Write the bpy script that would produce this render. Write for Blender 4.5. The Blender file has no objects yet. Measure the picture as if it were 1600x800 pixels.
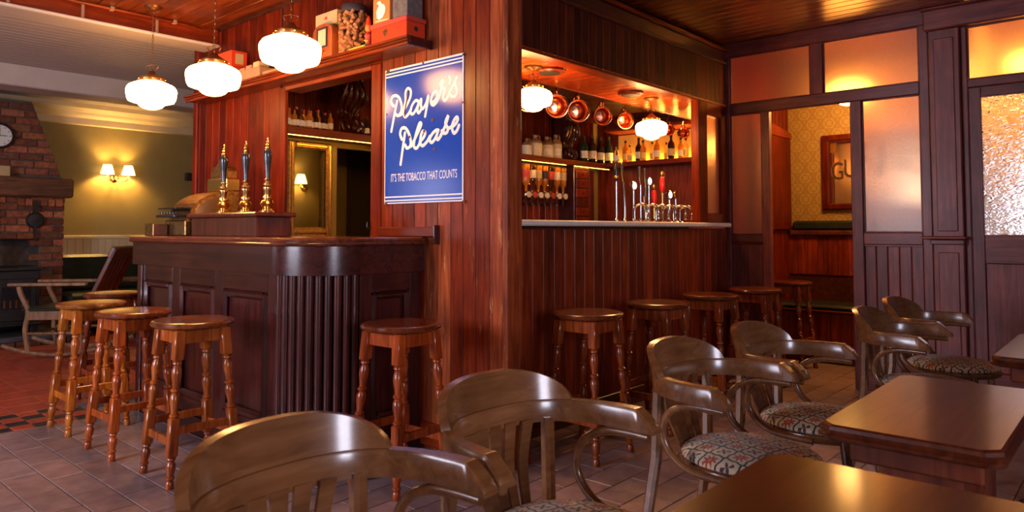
import bpy, math, random
from mathutils import Vector, Matrix
random.seed(7)
PI = math.pi
SC = bpy.context.scene
COL = SC.collection
# ------------------------------------------------------------------ camera
CAM_H, FPX, CY, YAW, PITCH = 1.15, 1117.0, 309.0, math.radians(41.57), math.radians(2.57)
_fw = Vector((math.cos(YAW), math.sin(YAW), 0)); _up = Vector((0, 0, 1))
R_ = Vector((math.sin(YAW), -math.cos(YAW), 0))
F_ = _fw*math.cos(PITCH) + _up*math.sin(PITCH)
U_ = -_fw*math.sin(PITCH) + _up*math.cos(PITCH)
EYE = Vector((0, 0, CAM_H))
cam = bpy.data.cameras.new('camera'); camo = bpy.data.objects.new('camera', cam); COL.objects.link(camo)
cam.sensor_width = 36; cam.lens = FPX/1600*36; cam.shift_y = -(400-CY)/1600; cam.clip_start = .02
m = Matrix((R_, U_, -F_)).transposed().to_4x4(); m.translation = EYE
cam.dof.use_dof = True; cam.dof.focus_distance = 3.3; cam.dof.aperture_fstop = 4.5
camo.matrix_world = m; SC.camera = camo
def ray(x, y): return F_ + R_*((x-800)/FPX) - U_*((y-CY)/FPX)
def hx(x, y, X): d = ray(x, y); return EYE + d*(X/d.x)
# ------------------------------------------------------------------ world, daylight, exposure
w = bpy.data.worlds.new('sky'); SC.world = w; w.use_nodes = True
bg = w.node_tree.nodes['Background']; bg.inputs[0].default_value = (.62, .75, 1, 1); bg.inputs[1].default_value = 1.0
def area(name, loc, aim, sx, sy, power, col):
    l = bpy.data.lights.new(name, 'AREA'); l.shape = 'RECTANGLE'; l.size = sx; l.size_y = sy; l.energy = power; l.color = col
    o = bpy.data.objects.new(name, l); COL.objects.link(o); o.location = loc
    o.rotation_euler = (Vector(aim)-Vector(loc)).to_track_quat('-Z', 'Y').to_euler()
    return o
DAY = (.84, .82, 1)
area('daylight_west_window', (-2.75, 3.5, 1.6), (0, 3.5, 1.45), 1.9, 1.3, 165, DAY)
area('daylight_south_window', (0.1, -2.55, 1.6), (0.1, 0, 1.4), 1.1, 1.3, 100, DAY)
area('daylight_lounge_window', (-2.75, 8.6, 1.55), (0, 8.6, 1.45), .9, 1.2, 25, DAY)
area('daylight_lobby_door', (7.06, .42, .92), (5, .42, .92), .9, 1.68, 3.2, (.84, .78, 1))
SC.view_settings.view_transform = 'Standard'; SC.view_settings.look = 'None'
SC.view_settings.gamma = 1; SC.view_settings.use_curve_mapping = False
SC.view_settings.exposure = 0.40
SC.cycles.use_denoising = True
SC.cycles.sample_clamp_indirect = 5
SC.cycles.max_bounces = 8; SC.cycles.diffuse_bounces = 4; SC.cycles.glossy_bounces = 4; SC.cycles.transmission_bounces = 6
GLOBE = 30.0      # radiance of the opal lamp globes
# ------------------------------------------------------------------ mesh helpers
class MB:
    def __init__(s): s.v = []; s.f = []; s.sm = []
    def add(s, vs, fs, smooth=False):
        n = len(s.v); s.v += [tuple(p) for p in vs]
        for f in fs: s.f.append(tuple(i+n for i in f)); s.sm.append(smooth)
        return s
    def box(s, x0, x1, y0, y1, z0, z1, ch=0.0):
        if x0 > x1: x0, x1 = x1, x0
        if y0 > y1: y0, y1 = y1, y0
        if z0 > z1: z0, z1 = z1, z0
        lo = (x0, y0, z0); hi = (x1, y1, z1)
        if ch <= 0:
            v = [(x, y, z) for x in (x0, x1) for y in (y0, y1) for z in (z0, z1)]
            return s.add(v, [(0,1,3,2), (4,6,7,5), (0,4,5,1), (2,3,7,6), (0,2,6,4), (1,5,7,3)])
        ch = min(ch, .49*min(x1-x0, y1-y0, z1-z0))
        v = []; idx = {}
        for c in range(8):
            b = (c >> 2 & 1, c >> 1 & 1, c & 1)
            for a in range(3):
                p = [(hi[k]-ch*(k != a)) if b[k] else (lo[k]+ch*(k != a)) for k in range(3)]
                idx[(c, a)] = len(v); v.append(p)
        bit = (4, 2, 1); f = []
        def face(ids):
            pts = [Vector(v[i]) for i in ids]
            nrm = (pts[1]-pts[0]).cross(pts[2]-pts[0]); cen = sum(pts, Vector())/len(pts)
            mid = Vector(((x0+x1)/2, (y0+y1)/2, (z0+z1)/2))
            # outward by per-axis normalised direction
            d = Vector([(cen[k]-mid[k])/max(1e-9, (hi[k]-lo[k])) for k in range(3)])
            w_ = Vector([nrm[k]*1.0 for k in range(3)])
            if sum(w_[k]*d[k] for k in range(3)) < 0: ids = ids[::-1]
            f.append(tuple(ids))
        for a in range(3):
            o = [k for k in range(3) if k != a]
            for sgn in (0, 1):
                base = bit[a]*sgn
                ring = [base, base | bit[o[0]], base | bit[o[0]] | bit[o[1]], base | bit[o[1]]]
                face([idx[(c, a)] for c in ring])
            for s0 in (0, 1):
                for s1 in (0, 1):
                    c0 = bit[o[0]]*s0 | bit[o[1]]*s1; c1 = c0 | bit[a]
                    face([idx[(c0, o[0])], idx[(c1, o[0])], idx[(c1, o[1])], idx[(c0, o[1])]])
        for c in range(8): face([idx[(c, 0)], idx[(c, 1)], idx[(c, 2)]])
        return s.add(v, f)
    def prism(s, poly, axis, a, b, smooth=False):
        # poly in the two other axes (order x,y,z without axis)
        n = len(poly)
        def P(p, t):
            if axis == 'x': return (t, p[0], p[1])
            if axis == 'y': return (p[0], t, p[1])
            return (p[0], p[1], t)
        v = [P(p, a) for p in poly] + [P(p, b) for p in poly]
        f = [(i, (i+1) % n, (i+1) % n+n, i+n) for i in range(n)]
        s.add(v, f, smooth); k = len(s.v); s.add(v, [], False)
        s.f.append(tuple(k+i for i in reversed(range(n)))); s.sm.append(False)
        s.f.append(tuple(k+n+i for i in range(n))); s.sm.append(False)
        return s
    def lathe(s, prof, n=16, c=(0, 0, 0), axis='z', smooth=True, a0=0.0, a1=2*PI):
        full = abs(a1-a0-2*PI) < 1e-6; k = n if full else n+1
        v = []
        for (r, z) in prof:
            for i in range(k):
                t = a0+(a1-a0)*i/n; x = r*math.cos(t); y = r*math.sin(t)
                p = (x, y, z) if axis == 'z' else ((z, x, y) if axis == 'x' else (y, z, x))
                v.append((p[0]+c[0], p[1]+c[1], p[2]+c[2]))
        f = []
        for j in range(len(prof)-1):
            for i in range(n):
                i2 = (i+1) % k
                f.append((j*k+i, j*k+i2, (j+1)*k+i2, (j+1)*k+i))
        return s.add(v, f, smooth)
    def tube(s, pts, r, n=8, closed=False, smooth=True, flat=None):
        pts = [Vector(p) for p in pts]; m_ = len(pts)
        rs = r if isinstance(r, (list, tuple)) else [r]*m_
        v = []; prev = None
        for i, p in enumerate(pts):
            a = pts[i-1] if (i > 0 or closed) else p; b = pts[(i+1) % m_] if (i < m_-1 or closed) else p
            t = (b-a).normalized()
            if prev is None: u = t.orthogonal().normalized()
            else:
                u = prev - t*prev.dot(t)
                u = u.normalized() if u.length > 1e-6 else t.orthogonal().normalized()
            prev = u; w_ = t.cross(u)
            for j in range(n):
                q = 2*PI*j/n; v.append(p + (u*math.cos(q)+w_*math.sin(q))*rs[i])
        f = []
        for i in range(m_ if closed else m_-1):
            for j in range(n):
                i2 = (i+1) % m_
                f.append((i*n+j, i*n+(j+1) % n, i2*n+(j+1) % n, i2*n+j))
        k = len(s.v); s.add(v, f, smooth)
        if not closed:
            s.f.append(tuple(k+j for j in reversed(range(n)))); s.sm.append(False)
            s.f.append(tuple(k+(m_-1)*n+j for j in range(n))); s.sm.append(False)
        return s
    def sweep(s, secs, closed_sec=True, smooth=True, caps=True):
        # secs: list of rings (same length) of points
        n = len(secs[0]); v = [p for sec in secs for p in sec]; f = []
        for i in range(len(secs)-1):
            for j in range(n if closed_sec else n-1):
                f.append((i*n+j, i*n+(j+1) % n, (i+1)*n+(j+1) % n, (i+1)*n+j))
        k = len(s.v); s.add(v, f, smooth)
        if caps:
            s.f.append(tuple(k+j for j in reversed(range(n)))); s.sm.append(False)
            s.f.append(tuple(k+(len(secs)-1)*n+j for j in range(n))); s.sm.append(False)
        return s
    def xf(s, M, start=0):
        for i in range(start, len(s.v)): s.v[i] = tuple(M @ Vector(s.v[i]))
        return s
    def mesh(s, name, off=(0, 0, 0)):
        me = bpy.data.meshes.new(name)
        me.from_pydata([(p[0]-off[0], p[1]-off[1], p[2]-off[2]) for p in s.v], [], s.f)
        me.polygons.foreach_set('use_smooth', s.sm)
        me.update(); return me
    def build(s, name, mat, parent=None, world=True, fix=True):
        xs, ys, zs = zip(*s.v)
        c = Vector(((min(xs)+max(xs))/2, (min(ys)+max(ys))/2, min(zs)))
        me = s.mesh(name, c)
        if fix: fixn(me)
        if any(s.sm): me.set_sharp_from_angle(angle=math.radians(38))
        o = bpy.data.objects.new(name, me); COL.objects.link(o)
        if mat: me.materials.append(mat)
        o.location = c
        if parent is not None:
            o.parent = parent
            if world: o.location = c - wloc(parent)
        return o
import bmesh
def fixn(me):
    b = bmesh.new(); b.from_mesh(me); bmesh.ops.recalc_face_normals(b, faces=b.faces); b.to_mesh(me); b.free()
def wloc(o):
    p = o.location.copy()
    while o.parent: o = o.parent; p += o.location
    return p
def tag(o, label, cat, group=None):
    o['label'] = label; o['category'] = cat
    if group: o['group'] = group
    return o
def struct(o): o['kind'] = 'structure'; return o
def empty(name, loc, label=None, cat=None, group=None, rz=0):
    o = bpy.data.objects.new(name, None); COL.objects.link(o); o.location = loc; o.rotation_euler = (0, 0, rz)
    o.empty_display_size = .1
    if label: tag(o, label, cat, group)
    return o
def copy_tree(o, parent=None):
    c = o.copy(); COL.objects.link(c); c.parent = parent
    for ch in [x for x in bpy.data.objects if x.parent == o]: copy_tree(ch, c)
    return c
def inst(name, me, parent, loc, rot=(0, 0, 0), color=None, scale=None):
    o = bpy.data.objects.new(name, me); COL.objects.link(o); o.parent = parent
    o.location = Vector(loc) - (wloc(parent) if parent else Vector()); o.rotation_euler = rot
    if color: o.color = color
    if scale: o.scale = scale
    return o
def cat_rom(pts, k=6, closed=False):
    P = [Vector(p) for p in pts]; n = len(P); out = []
    for i in range(n if closed else n-1):
        p0 = P[i-1] if (i > 0 or closed) else P[0]*2-P[1]
        p1 = P[i]; p2 = P[(i+1) % n]; p3 = P[(i+2) % n] if (i+2 < n or closed) else P[-1]*2-P[-2]
        for j in range(k):
            t = j/k
            out.append(.5*((2*p1)+(p2-p0)*t+(2*p0-5*p1+4*p2-p3)*t*t+(3*p1-p0-3*p2+p3)*t**3))
    if not closed: out.append(P[-1])
    return out
# ------------------------------------------------------------------ materials
def newmat(name):
    mt = bpy.data.materials.new(name); mt.use_nodes = True
    nt = mt.node_tree; b = nt.nodes['Principled BSDF']; return mt, nt, b
def ramp(nt, fac, stops):
    r = nt.nodes.new('ShaderNodeValToRGB'); e = r.color_ramp.elements
    while len(e) < len(stops): e.new(.5)
    for q, (p, c) in zip(e, stops): q.position = p; q.color = (*c, 1)
    nt.links.new(fac, r.inputs[0]); return r.outputs[0]
def obj_coords(nt, scale=(1, 1, 1), rnd=True):
    tc = nt.nodes.new('ShaderNodeTexCoord'); mp = nt.nodes.new('ShaderNodeMapping'); mp.inputs['Scale'].default_value = scale
    src = tc.outputs['Object']
    if rnd:
        oi = nt.nodes.new('ShaderNodeObjectInfo'); mu = nt.nodes.new('ShaderNodeMath'); mu.operation = 'MULTIPLY'; mu.inputs[1].default_value = 37
        nt.links.new(oi.outputs['Random'], mu.inputs[0])
        ad = nt.nodes.new('ShaderNodeVectorMath'); nt.links.new(src, ad.inputs[0]); nt.links.new(mu.outputs[0], ad.inputs[1]); src = ad.outputs[0]
    nt.links.new(src, mp.inputs[0]); return mp.outputs[0]
def noise(nt, vec, scale, detail=5, dist=0.0, rough=.55):
    n = nt.nodes.new('ShaderNodeTexNoise'); n.inputs['Scale'].default_value = scale; n.inputs['Detail'].default_value = detail
    n.inputs['Distortion'].default_value = dist; n.inputs['Roughness'].default_value = rough
    nt.links.new(vec, n.inputs['Vector']); return n.outputs[0]
def bump(nt, b, h, strength, dist=.002):
    bp = nt.nodes.new('ShaderNodeBump'); bp.inputs['Strength'].default_value = strength; bp.inputs['Distance'].default_value = dist
    nt.links.new(h, bp.inputs['Height']); nt.links.new(bp.outputs[0], b.inputs['Normal'])
def mixc(nt, fac, a, b_, mode='MIX'):
    mx = nt.nodes.new('ShaderNodeMix'); mx.data_type = 'RGBA'; mx.blend_type = mode
    for sock, val in ((mx.inputs[0], fac), (mx.inputs[6], a), (mx.inputs[7], b_)):
        if isinstance(val, bpy.types.NodeSocket): nt.links.new(val, sock)
        elif isinstance(val, (int, float)): sock.default_value = val
        else: sock.default_value = (*val, 1)
    return mx.outputs[2]
def wood(name, dark, mid, light, axis='z', rough=.32, coat=.25, grain=1.0, vary=.35, wear=0.0, coat_rough=.18, spec=.38):
    mt, nt, b = newmat(name)
    s = {'x': (1.2, 16, 16), 'y': (16, 1.2, 16), 'z': (16, 16, 1.2)}[axis]
    v = obj_coords(nt, s); n1 = noise(nt, v, 2.2*grain, 6, .8)
    col = ramp(nt, n1, [(.28, dark), (.5, mid), (.74, light)])
    v2 = obj_coords(nt, (3, 3, 3)); n2 = noise(nt, v2, 2.0, 3)
    hs = nt.nodes.new('ShaderNodeHueSaturation')
    oi = nt.nodes.new('ShaderNodeObjectInfo')
    mr = nt.nodes.new('ShaderNodeMapRange'); mr.inputs[3].default_value = 1-vary; mr.inputs[4].default_value = 1+vary
    nt.links.new(oi.outputs['Random'], mr.inputs[0])
    m2 = nt.nodes.new('ShaderNodeMapRange'); m2.inputs[1].default_value = .25; m2.inputs[2].default_value = .75; m2.inputs[3].default_value = .72; m2.inputs[4].default_value = 1.28
    nt.links.new(n2, m2.inputs[0])
    mm = nt.nodes.new('ShaderNodeMath'); mm.operation = 'MULTIPLY'; nt.links.new(mr.outputs[0], mm.inputs[0]); nt.links.new(m2.outputs[0], mm.inputs[1])
    nt.links.new(mm.outputs[0], hs.inputs['Value']); nt.links.new(col, hs.inputs['Color'])
    out = mixc(nt, 1.0, hs.outputs[0], oi.outputs['Color'], 'MULTIPLY')
    if wear:
        v3 = obj_coords(nt, (9, 9, 1.5)); n3 = noise(nt, v3, 2.5, 8, .3, .7)
        fac = ramp(nt, n3, [(.60, (0, 0, 0)), (.68, (wear,)*3)])
        out = mixc(nt, fac, out, (.62, .36, .14))
    nt.links.new(out, b.inputs['Base Color'])
    b.inputs['Roughness'].default_value = rough; b.inputs['Specular IOR Level'].default_value = spec
    b.inputs['Coat Weight'].default_value = coat; b.inputs['Coat Roughness'].default_value = coat_rough
    bump(nt, b, n1, .18, .0015)
    return mt
def plain(name, col, rough=.5, metal=0.0, var=.12, scale=8, bmp=.05, trans=0.0, coat=0.0, ior=1.45, objcol=False):
    mt, nt, b = newmat(name)
    n = noise(nt, obj_coords(nt), scale, 4)
    lo = tuple(c*(1-var) for c in col); hi = tuple(min(1, c*(1+var)) for c in col)
    out = ramp(nt, n, [(.3, lo), (.7, hi)])
    if objcol:
        oi = nt.nodes.new('ShaderNodeObjectInfo'); out = mixc(nt, 1.0, out, oi.outputs['Color'], 'MULTIPLY')
    nt.links.new(out, b.inputs['Base Color'])
    b.inputs['Roughness'].default_value = rough; b.inputs['Metallic'].default_value = metal
    b.inputs['Transmission Weight'].default_value = trans; b.inputs['Coat Weight'].default_value = coat; b.inputs['IOR'].default_value = ior
    if bmp: bump(nt, b, n, bmp, .002)
    return mt
def glow(name, col, strength, base=(.9, .85, .75)):
    mt, nt, b = newmat(name); b.inputs['Base Color'].default_value = (*base, 1)
    b.inputs['Emission Color'].default_value = (*col, 1); b.inputs['Emission Strength'].default_value = strength
    n = noise(nt, obj_coords(nt), 3, 2)
    rr = ramp(nt, n, [(.3, (.25,)*3), (.7, (.35,)*3)]); nt.links.new(rr, b.inputs['Roughness'])
    return mt
M = {}
RD = ((.085, .008, .0012), (.15, .016, .0018), (.235, .032, .004))
M['red_z'] = wood('red_boards', *RD, 'z', .36, .05, wear=.2, spec=.28)
M['red_zc'] = wood('red_boards_clean', (.05, .004, .0006), (.10, .0085, .0008), (.16, .018, .0018), 'z', .45, 0, spec=.12)
M['red_y'] = wood('red_rail_y', *RD, 'y', .36, .05, spec=.28)
M['red_x'] = wood('red_rail_x', *RD, 'x', .36, .05, spec=.28)
M['post'] = wood('worn_post', (.09, .014, .005), (.23, .042, .011), (.36, .085, .022), 'z', .36, .05, wear=.75, spec=.28)
DK = ((.021, .0035, .003), (.047, .0075, .006), (.08, .015, .011))
M['bar_z'] = wood('bar_mahogany_z', *DK, 'z', .28, .6, vary=.2, coat_rough=.13)
M['bar_y'] = wood('bar_mahogany_y', *DK, 'y', .25, .4, vary=.2)
M['bar_x'] = wood('bar_mahogany_x', *DK, 'x', .25, .4, vary=.2)
M['bar_top'] = wood('bar_top_wood', (.07, .016, .008), (.15, .036, .016), (.26, .07, .03), 'y', .2, .6, vary=.1)
PT = ((.068, .011, .009), (.125, .024, .019), (.185, .044, .034))
M['part_z'] = wood('partition_z', *PT, 'z', .45, .05, vary=.22)
M['part_y'] = wood('partition_y', *PT, 'y', .45, .05, vary=.22)
M['front_z'] = wood('bar_front_boards', (.075, .007, .002), (.17, .020, .005), (.27, .042, .010), 'z', .4, .05, spec=.3)
M['beam_z'] = wood('beam_boards', (.03, .0035, .0012), (.06, .008, .002), (.095, .016, .004), 'z', .5, 0, spec=.2)
M['dark_x'] = wood('dark_rail_x', (.03, .008, .005), (.07, .017, .008), (.12, .03, .014), 'x', .35, .2)
M['ceil_y'] = wood('ceiling_boards', (.07, .011, .002), (.14, .026, .004), (.22, .05, .009), 'y', .28, .3, vary=.2)
M['soffit_y'] = wood('soffit_boards', (.18, .018, .0015), (.36, .045, .004), (.50, .08, .010), 'y', .28, .3, vary=.15)
M['shelf_y'] = wood('shelf_wood', (.07, .009, .002), (.155, .024, .004), (.25, .05, .009), 'y', .28, .35, vary=.1)
M['stool_z'] = wood('stool_leg_wood', (.15, .022, .004), (.31, .058, .008), (.50, .125, .019), 'z', .24, .35, vary=.12)
M['stool_seat'] = wood('stool_seat_wood', (.07, .014, .004), (.15, .034, .008), (.24, .066, .016), 'y', .22, .4, vary=.12)
M['chair'] = wood('bentwood', (.10, .034, .010), (.15, .056, .018), (.20, .082, .028), 'x', .26, .7, vary=.06)
M['table'] = wood('table_top_wood', (.028, .0045, .0014), (.055, .0095, .0026), (.09, .019, .005), 'x', .3, .5, vary=.1, coat_rough=.14, spec=.2)
M['table_z'] = wood('table_base_wood', (.05, .008, .004), (.10, .019, .007), (.16, .035, .012), 'z', .3, .3, vary=.1)
M['rocker'] = wood('rocking_chair_wood', (.12, .06, .03), (.22, .12, .06), (.33, .19, .10), 'z', .4, .1, vary=.1)
M['mantel'] = wood('mantel_oak', (.05, .018, .007), (.12, .042, .014), (.2, .075, .027), 'x', .55, .0, vary=.1)
M['radio'] = wood('radio_walnut', (.16, .03, .009), (.3, .07, .018), (.42, .12, .03), 'z', .3, .3)
M['brass'] = plain('brass', (.78, .52, .18), .22, 1.0, .1)
M['old_brass'] = plain('old_brass', (.30, .165, .055), .40, 1.0, .5, 45, .9)
M['gilt'] = plain('gilt', (.42, .23, .065), .45, .8, .4, 40, .8)
M['copper'] = plain('copper', (.85, .36, .17), .2, 1.0, .15)
M['chrome'] = plain('chrome', (.52, .50, .48), .12, 1.0, .05)
M['iron'] = plain('black_iron', (.025, .024, .025), .45, .4, .3, 20, .2)
M['bronze'] = plain('bronze_fitter', (.24, .11, .04), .35, .9, .2)
M['black'] = plain('black_gloss', (.015, .015, .02), .2, 0, .2, 8, 0, coat=.5)
M['olive'] = plain('olive_wall_paint', (.30, .225, .075), .6, 0, .10, 3, .05)
M['cream'] = plain('cream_paint', (.62, .50, .30), .45, 0, .06, 4, .03)
M['white_paint'] = plain('white_paint', (.62, .56, .5), .45, 0, .05, 4, .03)
M['grey_ceiling'] = plain('pale_ceiling_paint', (.42, .36, .32), .5, 0, .06, 4, .03)
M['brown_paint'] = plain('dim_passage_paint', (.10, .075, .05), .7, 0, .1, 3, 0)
M['plaster'] = plain('plaster', (.45, .37, .26), .7, 0, .08, 3, .05)
M['marble'] = plain('pale_counter', (.75, .70, .62), .2, 0, .12, 6, 0)
M['leather'] = plain('dark_green_leather', (.016, .022, .014), .35, 0, .3, 12, .2)
M['tile_grey'] = plain('quarry_tile_brown', (.265, .18, .175), .30, 0, .25, 14, .12, objcol=True)
M['tile_red'] = plain('quarry_tile_red', (.36, .066, .038), .38, 0, .22, 14, .12, objcol=True)
M['tile_black'] = plain('quarry_tile_black', (.03, .026, .03), .36, 0, .25, 14, .12)
M['grout'] = plain('grout', (.16, .14, .14), .8, 0, .2, 20, .1)
M['brick'] = plain('brick_clay', (.27, .082, .035), .85, 0, .4, 26, .6, objcol=True)
M['mortar'] = plain('mortar', (.10, .075, .06), .9, 0, .3, 20, .5)
M['slate'] = plain('hearth_slate', (.07, .075, .085), .5, 0, .3, 8, .2)
M['cork'] = plain('cork', (.44, .20, .08), .8, 0, .35, 30, .3, objcol=True)
M['red_tin'] = plain('red_tin', (.62, .05, .012), .35, 0, .06, 4, 0)
M['red_card'] = plain('red_card', (.5, .05, .03), .6, 0, .1, 4, 0)
M['cream_card'] = plain('cream_card', (.50, .36, .17), .7, 0, .1, 6, 0)
M['pale_card'] = plain('pale_card', (.36, .20, .10), .7, 0, .15, 6, 0)
M['orange_card'] = plain('orange_card', (.75, .2, .04), .6, 0, .06, 4, 0)
M['grey_card'] = plain('grey_card', (.13, .115, .105), .6, 0, .3, 40, 0)
M['white_ink'] = plain('white_enamel', (.86, .80, .74), .25, 0, .05, 20, 0)
M['blue'] = plain('blue_enamel', (.008, .055, .40), .17, 0, .08, 5, .02)
M['rust'] = plain('rust', (.16, .055, .02), .8, 0, .4, 40, .5)
M['dark_print'] = plain('dark_print', (.03, .02, .02), .6, 0, .1, 5, 0)
M['green_glass'] = plain('green_bottle_glass', (.02, .05, .02), .08, 0, .1, 4, 0, trans=.4)
M['amber_glass'] = plain('amber_bottle_glass', (.75, .27, .03), .08, 0, .1, 4, 0, trans=.5)
M['dark_glass'] = plain('dark_bottle_glass', (.035, .014, .006), .08, 0, .1, 4, 0, trans=.2)
M['clear_glass'] = plain('clear_glass', (.95, .93, .88), .03, 0, .02, 4, 0, trans=1.0)
M['jar_glass'] = plain('jar_glass', (.98, .95, .9), .02, 0, .01, 4, 0, trans=1.0, ior=1.08)
M['label'] = plain('paper_label', (.72, .62, .45), .7, 0, .1, 30, 0)
M['stone'] = plain('stoneware', (.62, .48, .28), .4, 0, .2, 6, .05)
M['stone_brown'] = plain('stoneware_brown', (.26, .13, .05), .35, 0, .2, 6, .05)
M['red_plastic'] = plain('red_plastic', (.6, .02, .02), .25, 0, .05, 4, 0, coat=.5)
M['yellow_back'] = plain('golden_back_panel', (.75, .47, .08), .5, 0, .12, 6, 0)
M['globe'] = glow('opal_globe', (1, .46, .13), GLOBE)
M['globe_bar'] = glow('opal_globe_bar', (1, .48, .15), GLOBE*1.5)
M['globe_snug'] = glow('opal_globe_snug', (1, .46, .12), GLOBE*2.2)
M['shade'] = glow('lit_shade', (1, .62, .20), 3.6)
M['strip'] = glow('shelf_strip_light', (1, .46, .06), 15.0)
M['strip2'] = glow('end_shelf_strip_light', (1, .50, .08), 130.0)
M['badge'] = glow('lit_tap_badge', (.55, .9, 1), 2.2)
M['badge2'] = glow('lit_tap_badge_white', (.9, .95, 1), 3.0)
M['face'] = plain('clock_face', (.75, .72, .64), .4, 0, .03, 3, 0)
M['dial'] = plain('radio_dial', (.62, .50, .30), .4, 0, .1, 60, 0)
def frosted(name, tint, rough, bscale, bstr, bdist, scatter, stretch=(1, 1, 1)):
    mt, nt, b = newmat(name)
    v = obj_coords(nt, stretch, False); n = noise(nt, v, bscale, 1, .8)
    out = ramp(nt, n, [(.3, tuple(c*.9 for c in tint)), (.7, tint)]); nt.links.new(out, b.inputs['Base Color'])
    b.inputs['Roughness'].default_value = rough; b.inputs['Transmission Weight'].default_value = 1; b.inputs['IOR'].default_value = 1.5
    bump(nt, b, n, bstr, bdist)
    df = nt.nodes.new('ShaderNodeBsdfDiffuse'); df.inputs[0].default_value = (.8, .78, .76, 1)
    mx = nt.nodes.new('ShaderNodeMixShader'); mx.inputs[0].default_value = scatter
    nt.links.new(b.outputs[0], mx.inputs[1]); nt.links.new(df.outputs[0], mx.inputs[2])
    nt.links.new(mx.outputs[0], nt.nodes['Material Output'].inputs['Surface'])
    return mt
M['frost'] = frosted('frosted_pane', (1.0, .66, .32), .28, 60, .2, .003, .05)
M['ripple'] = frosted('rippled_pane', (1.0, .90, .82), .07, 28, 1.0, .022, .05, (1, .8, 1.5))
def damask():
    mt, nt, b = newmat('damask_wallpaper')
    tc = nt.nodes.new('ShaderNodeTexCoord'); sp = nt.nodes.new('ShaderNodeSeparateXYZ'); nt.links.new(tc.outputs['Object'], sp.inputs[0])
    def mth(op, a, b_=None):
        q = nt.nodes.new('ShaderNodeMath'); q.operation = op
        for i, v in enumerate((a, b_)):
            if v is None: continue
            if isinstance(v, (int, float)): q.inputs[i].default_value = v
            else: nt.links.new(v, q.inputs[i])
        return q.outputs[0]
    y = mth('MULTIPLY', sp.outputs[1], 2*PI/.15); z = mth('MULTIPLY', sp.outputs[2], 2*PI/.20)
    a = mth('ADD', mth('MULTIPLY', mth('COSINE', y), mth('COSINE', z)), mth('MULTIPLY', mth('COSINE', mth('MULTIPLY', z, 2)), .35))
    c = mth('MULTIPLY', mth('COSINE', mth('MULTIPLY', y, 3)), mth('COSINE', mth('MULTIPLY', z, 3)))
    d = mth('COSINE', mth('MULTIPLY', a, 6))
    s_ = mth('ADD', mth('MULTIPLY', d, .6), mth('MULTIPLY', c, .5))
    col = ramp(nt, mth('ADD', mth('MULTIPLY', s_, .5), .5), [(.25, (.27, .16, .037)), (.75, (.35, .228, .066))])
    nt.links.new(col, b.inputs['Base Color']); b.inputs['Roughness'].default_value = .6
    return mt
M['damask'] = damask()
def tapestry():
    mt, nt, b = newmat('tapestry_seat_fabric')
    tc = nt.nodes.new('ShaderNodeTexCoord'); mp = nt.nodes.new('ShaderNodeMapping'); nt.links.new(tc.outputs['Object'], mp.inputs[0])
    cell = .062; mp.inputs['Rotation'].default_value = (0, 0, .25)
    mp.inputs['Scale'].default_value = (1/cell, 1/cell, 1/cell); mp.inputs['Location'].default_value = (.5, .5, 0)
    sp = nt.nodes.new('ShaderNodeSeparateXYZ'); nt.links.new(mp.outputs[0], sp.inputs[0])
    def mth(op, a, b_=None):
        q = nt.nodes.new('ShaderNodeMath'); q.operation = op
        for i, v in enumerate((a, b_)):
            if v is None: continue
            if isinstance(v, (int, float)): q.inputs[i].default_value = v
            else: nt.links.new(v, q.inputs[i])
        return q.outputs[0]
    X, Y = sp.outputs[0], sp.outputs[1]
    wob = mth('MULTIPLY', mth('SINE', mth('MULTIPLY', Y, 4*PI)), .03); wob2 = mth('MULTIPLY', mth('SINE', mth('MULTIPLY', X, 4*PI)), .03)
    u = mth('SUBTRACT', mth('FRACT', mth('ADD', X, wob)), .5); v = mth('SUBTRACT', mth('FRACT', mth('ADD', Y, wob2)), .5)
    lines = mth('MAXIMUM', mth('GREATER_THAN', mth('ABSOLUTE', u), .447), mth('GREATER_THAN', mth('ABSOLUTE', v), .447))
    r = mth('SQRT', mth('ADD', mth('MULTIPLY', u, u), mth('MULTIPLY', v, v)))
    th = mth('ARCTAN2', v, u)
    par = mth('GREATER_THAN', mth('FRACT', mth('MULTIPLY', mth('ADD', mth('FLOOR', X), mth('FLOOR', Y)), .5)), .25)
    pet = mth('ADD', .29, mth('MULTIPLY', mth('COSINE', mth('MULTIPLY', th, 8)), .10))
    red = mth('MULTIPLY', mth('LESS_THAN', r, pet), par)
    xx = mth('LESS_THAN', r, mth('MULTIPLY', mth('ABSOLUTE', mth('SINE', mth('MULTIPLY', th, 2))), mth('ABSOLUTE', mth('MULTIPLY', mth('SINE', mth('MULTIPLY', th, 2)), .33))))
    drk = mth('MULTIPLY', xx, mth('SUBTRACT', 1, par))
    core = mth('MULTIPLY', mth('LESS_THAN', r, .06), par)
    nz = noise(nt, mp.outputs[0], 9, 2)
    base = ramp(nt, nz, [(.3, (.50, .40, .26)), (.7, (.66, .55, .38))])
    c = mixc(nt, red, base, (.36, .05, .03)); c = mixc(nt, drk, c, (.06, .035, .05)); c = mixc(nt, lines, c, (.02, .035, .032)); c = mixc(nt, core, c, (.55, .3, .06))
    nt.links.new(c, b.inputs['Base Color']); b.inputs['Roughness'].default_value = .9; b.inputs['Sheen Weight'].default_value = .2
    bump(nt, b, noise(nt, mp.outputs[0], 22, 2), .4, .002)
    return mt
M['tapestry'] = tapestry()
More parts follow.
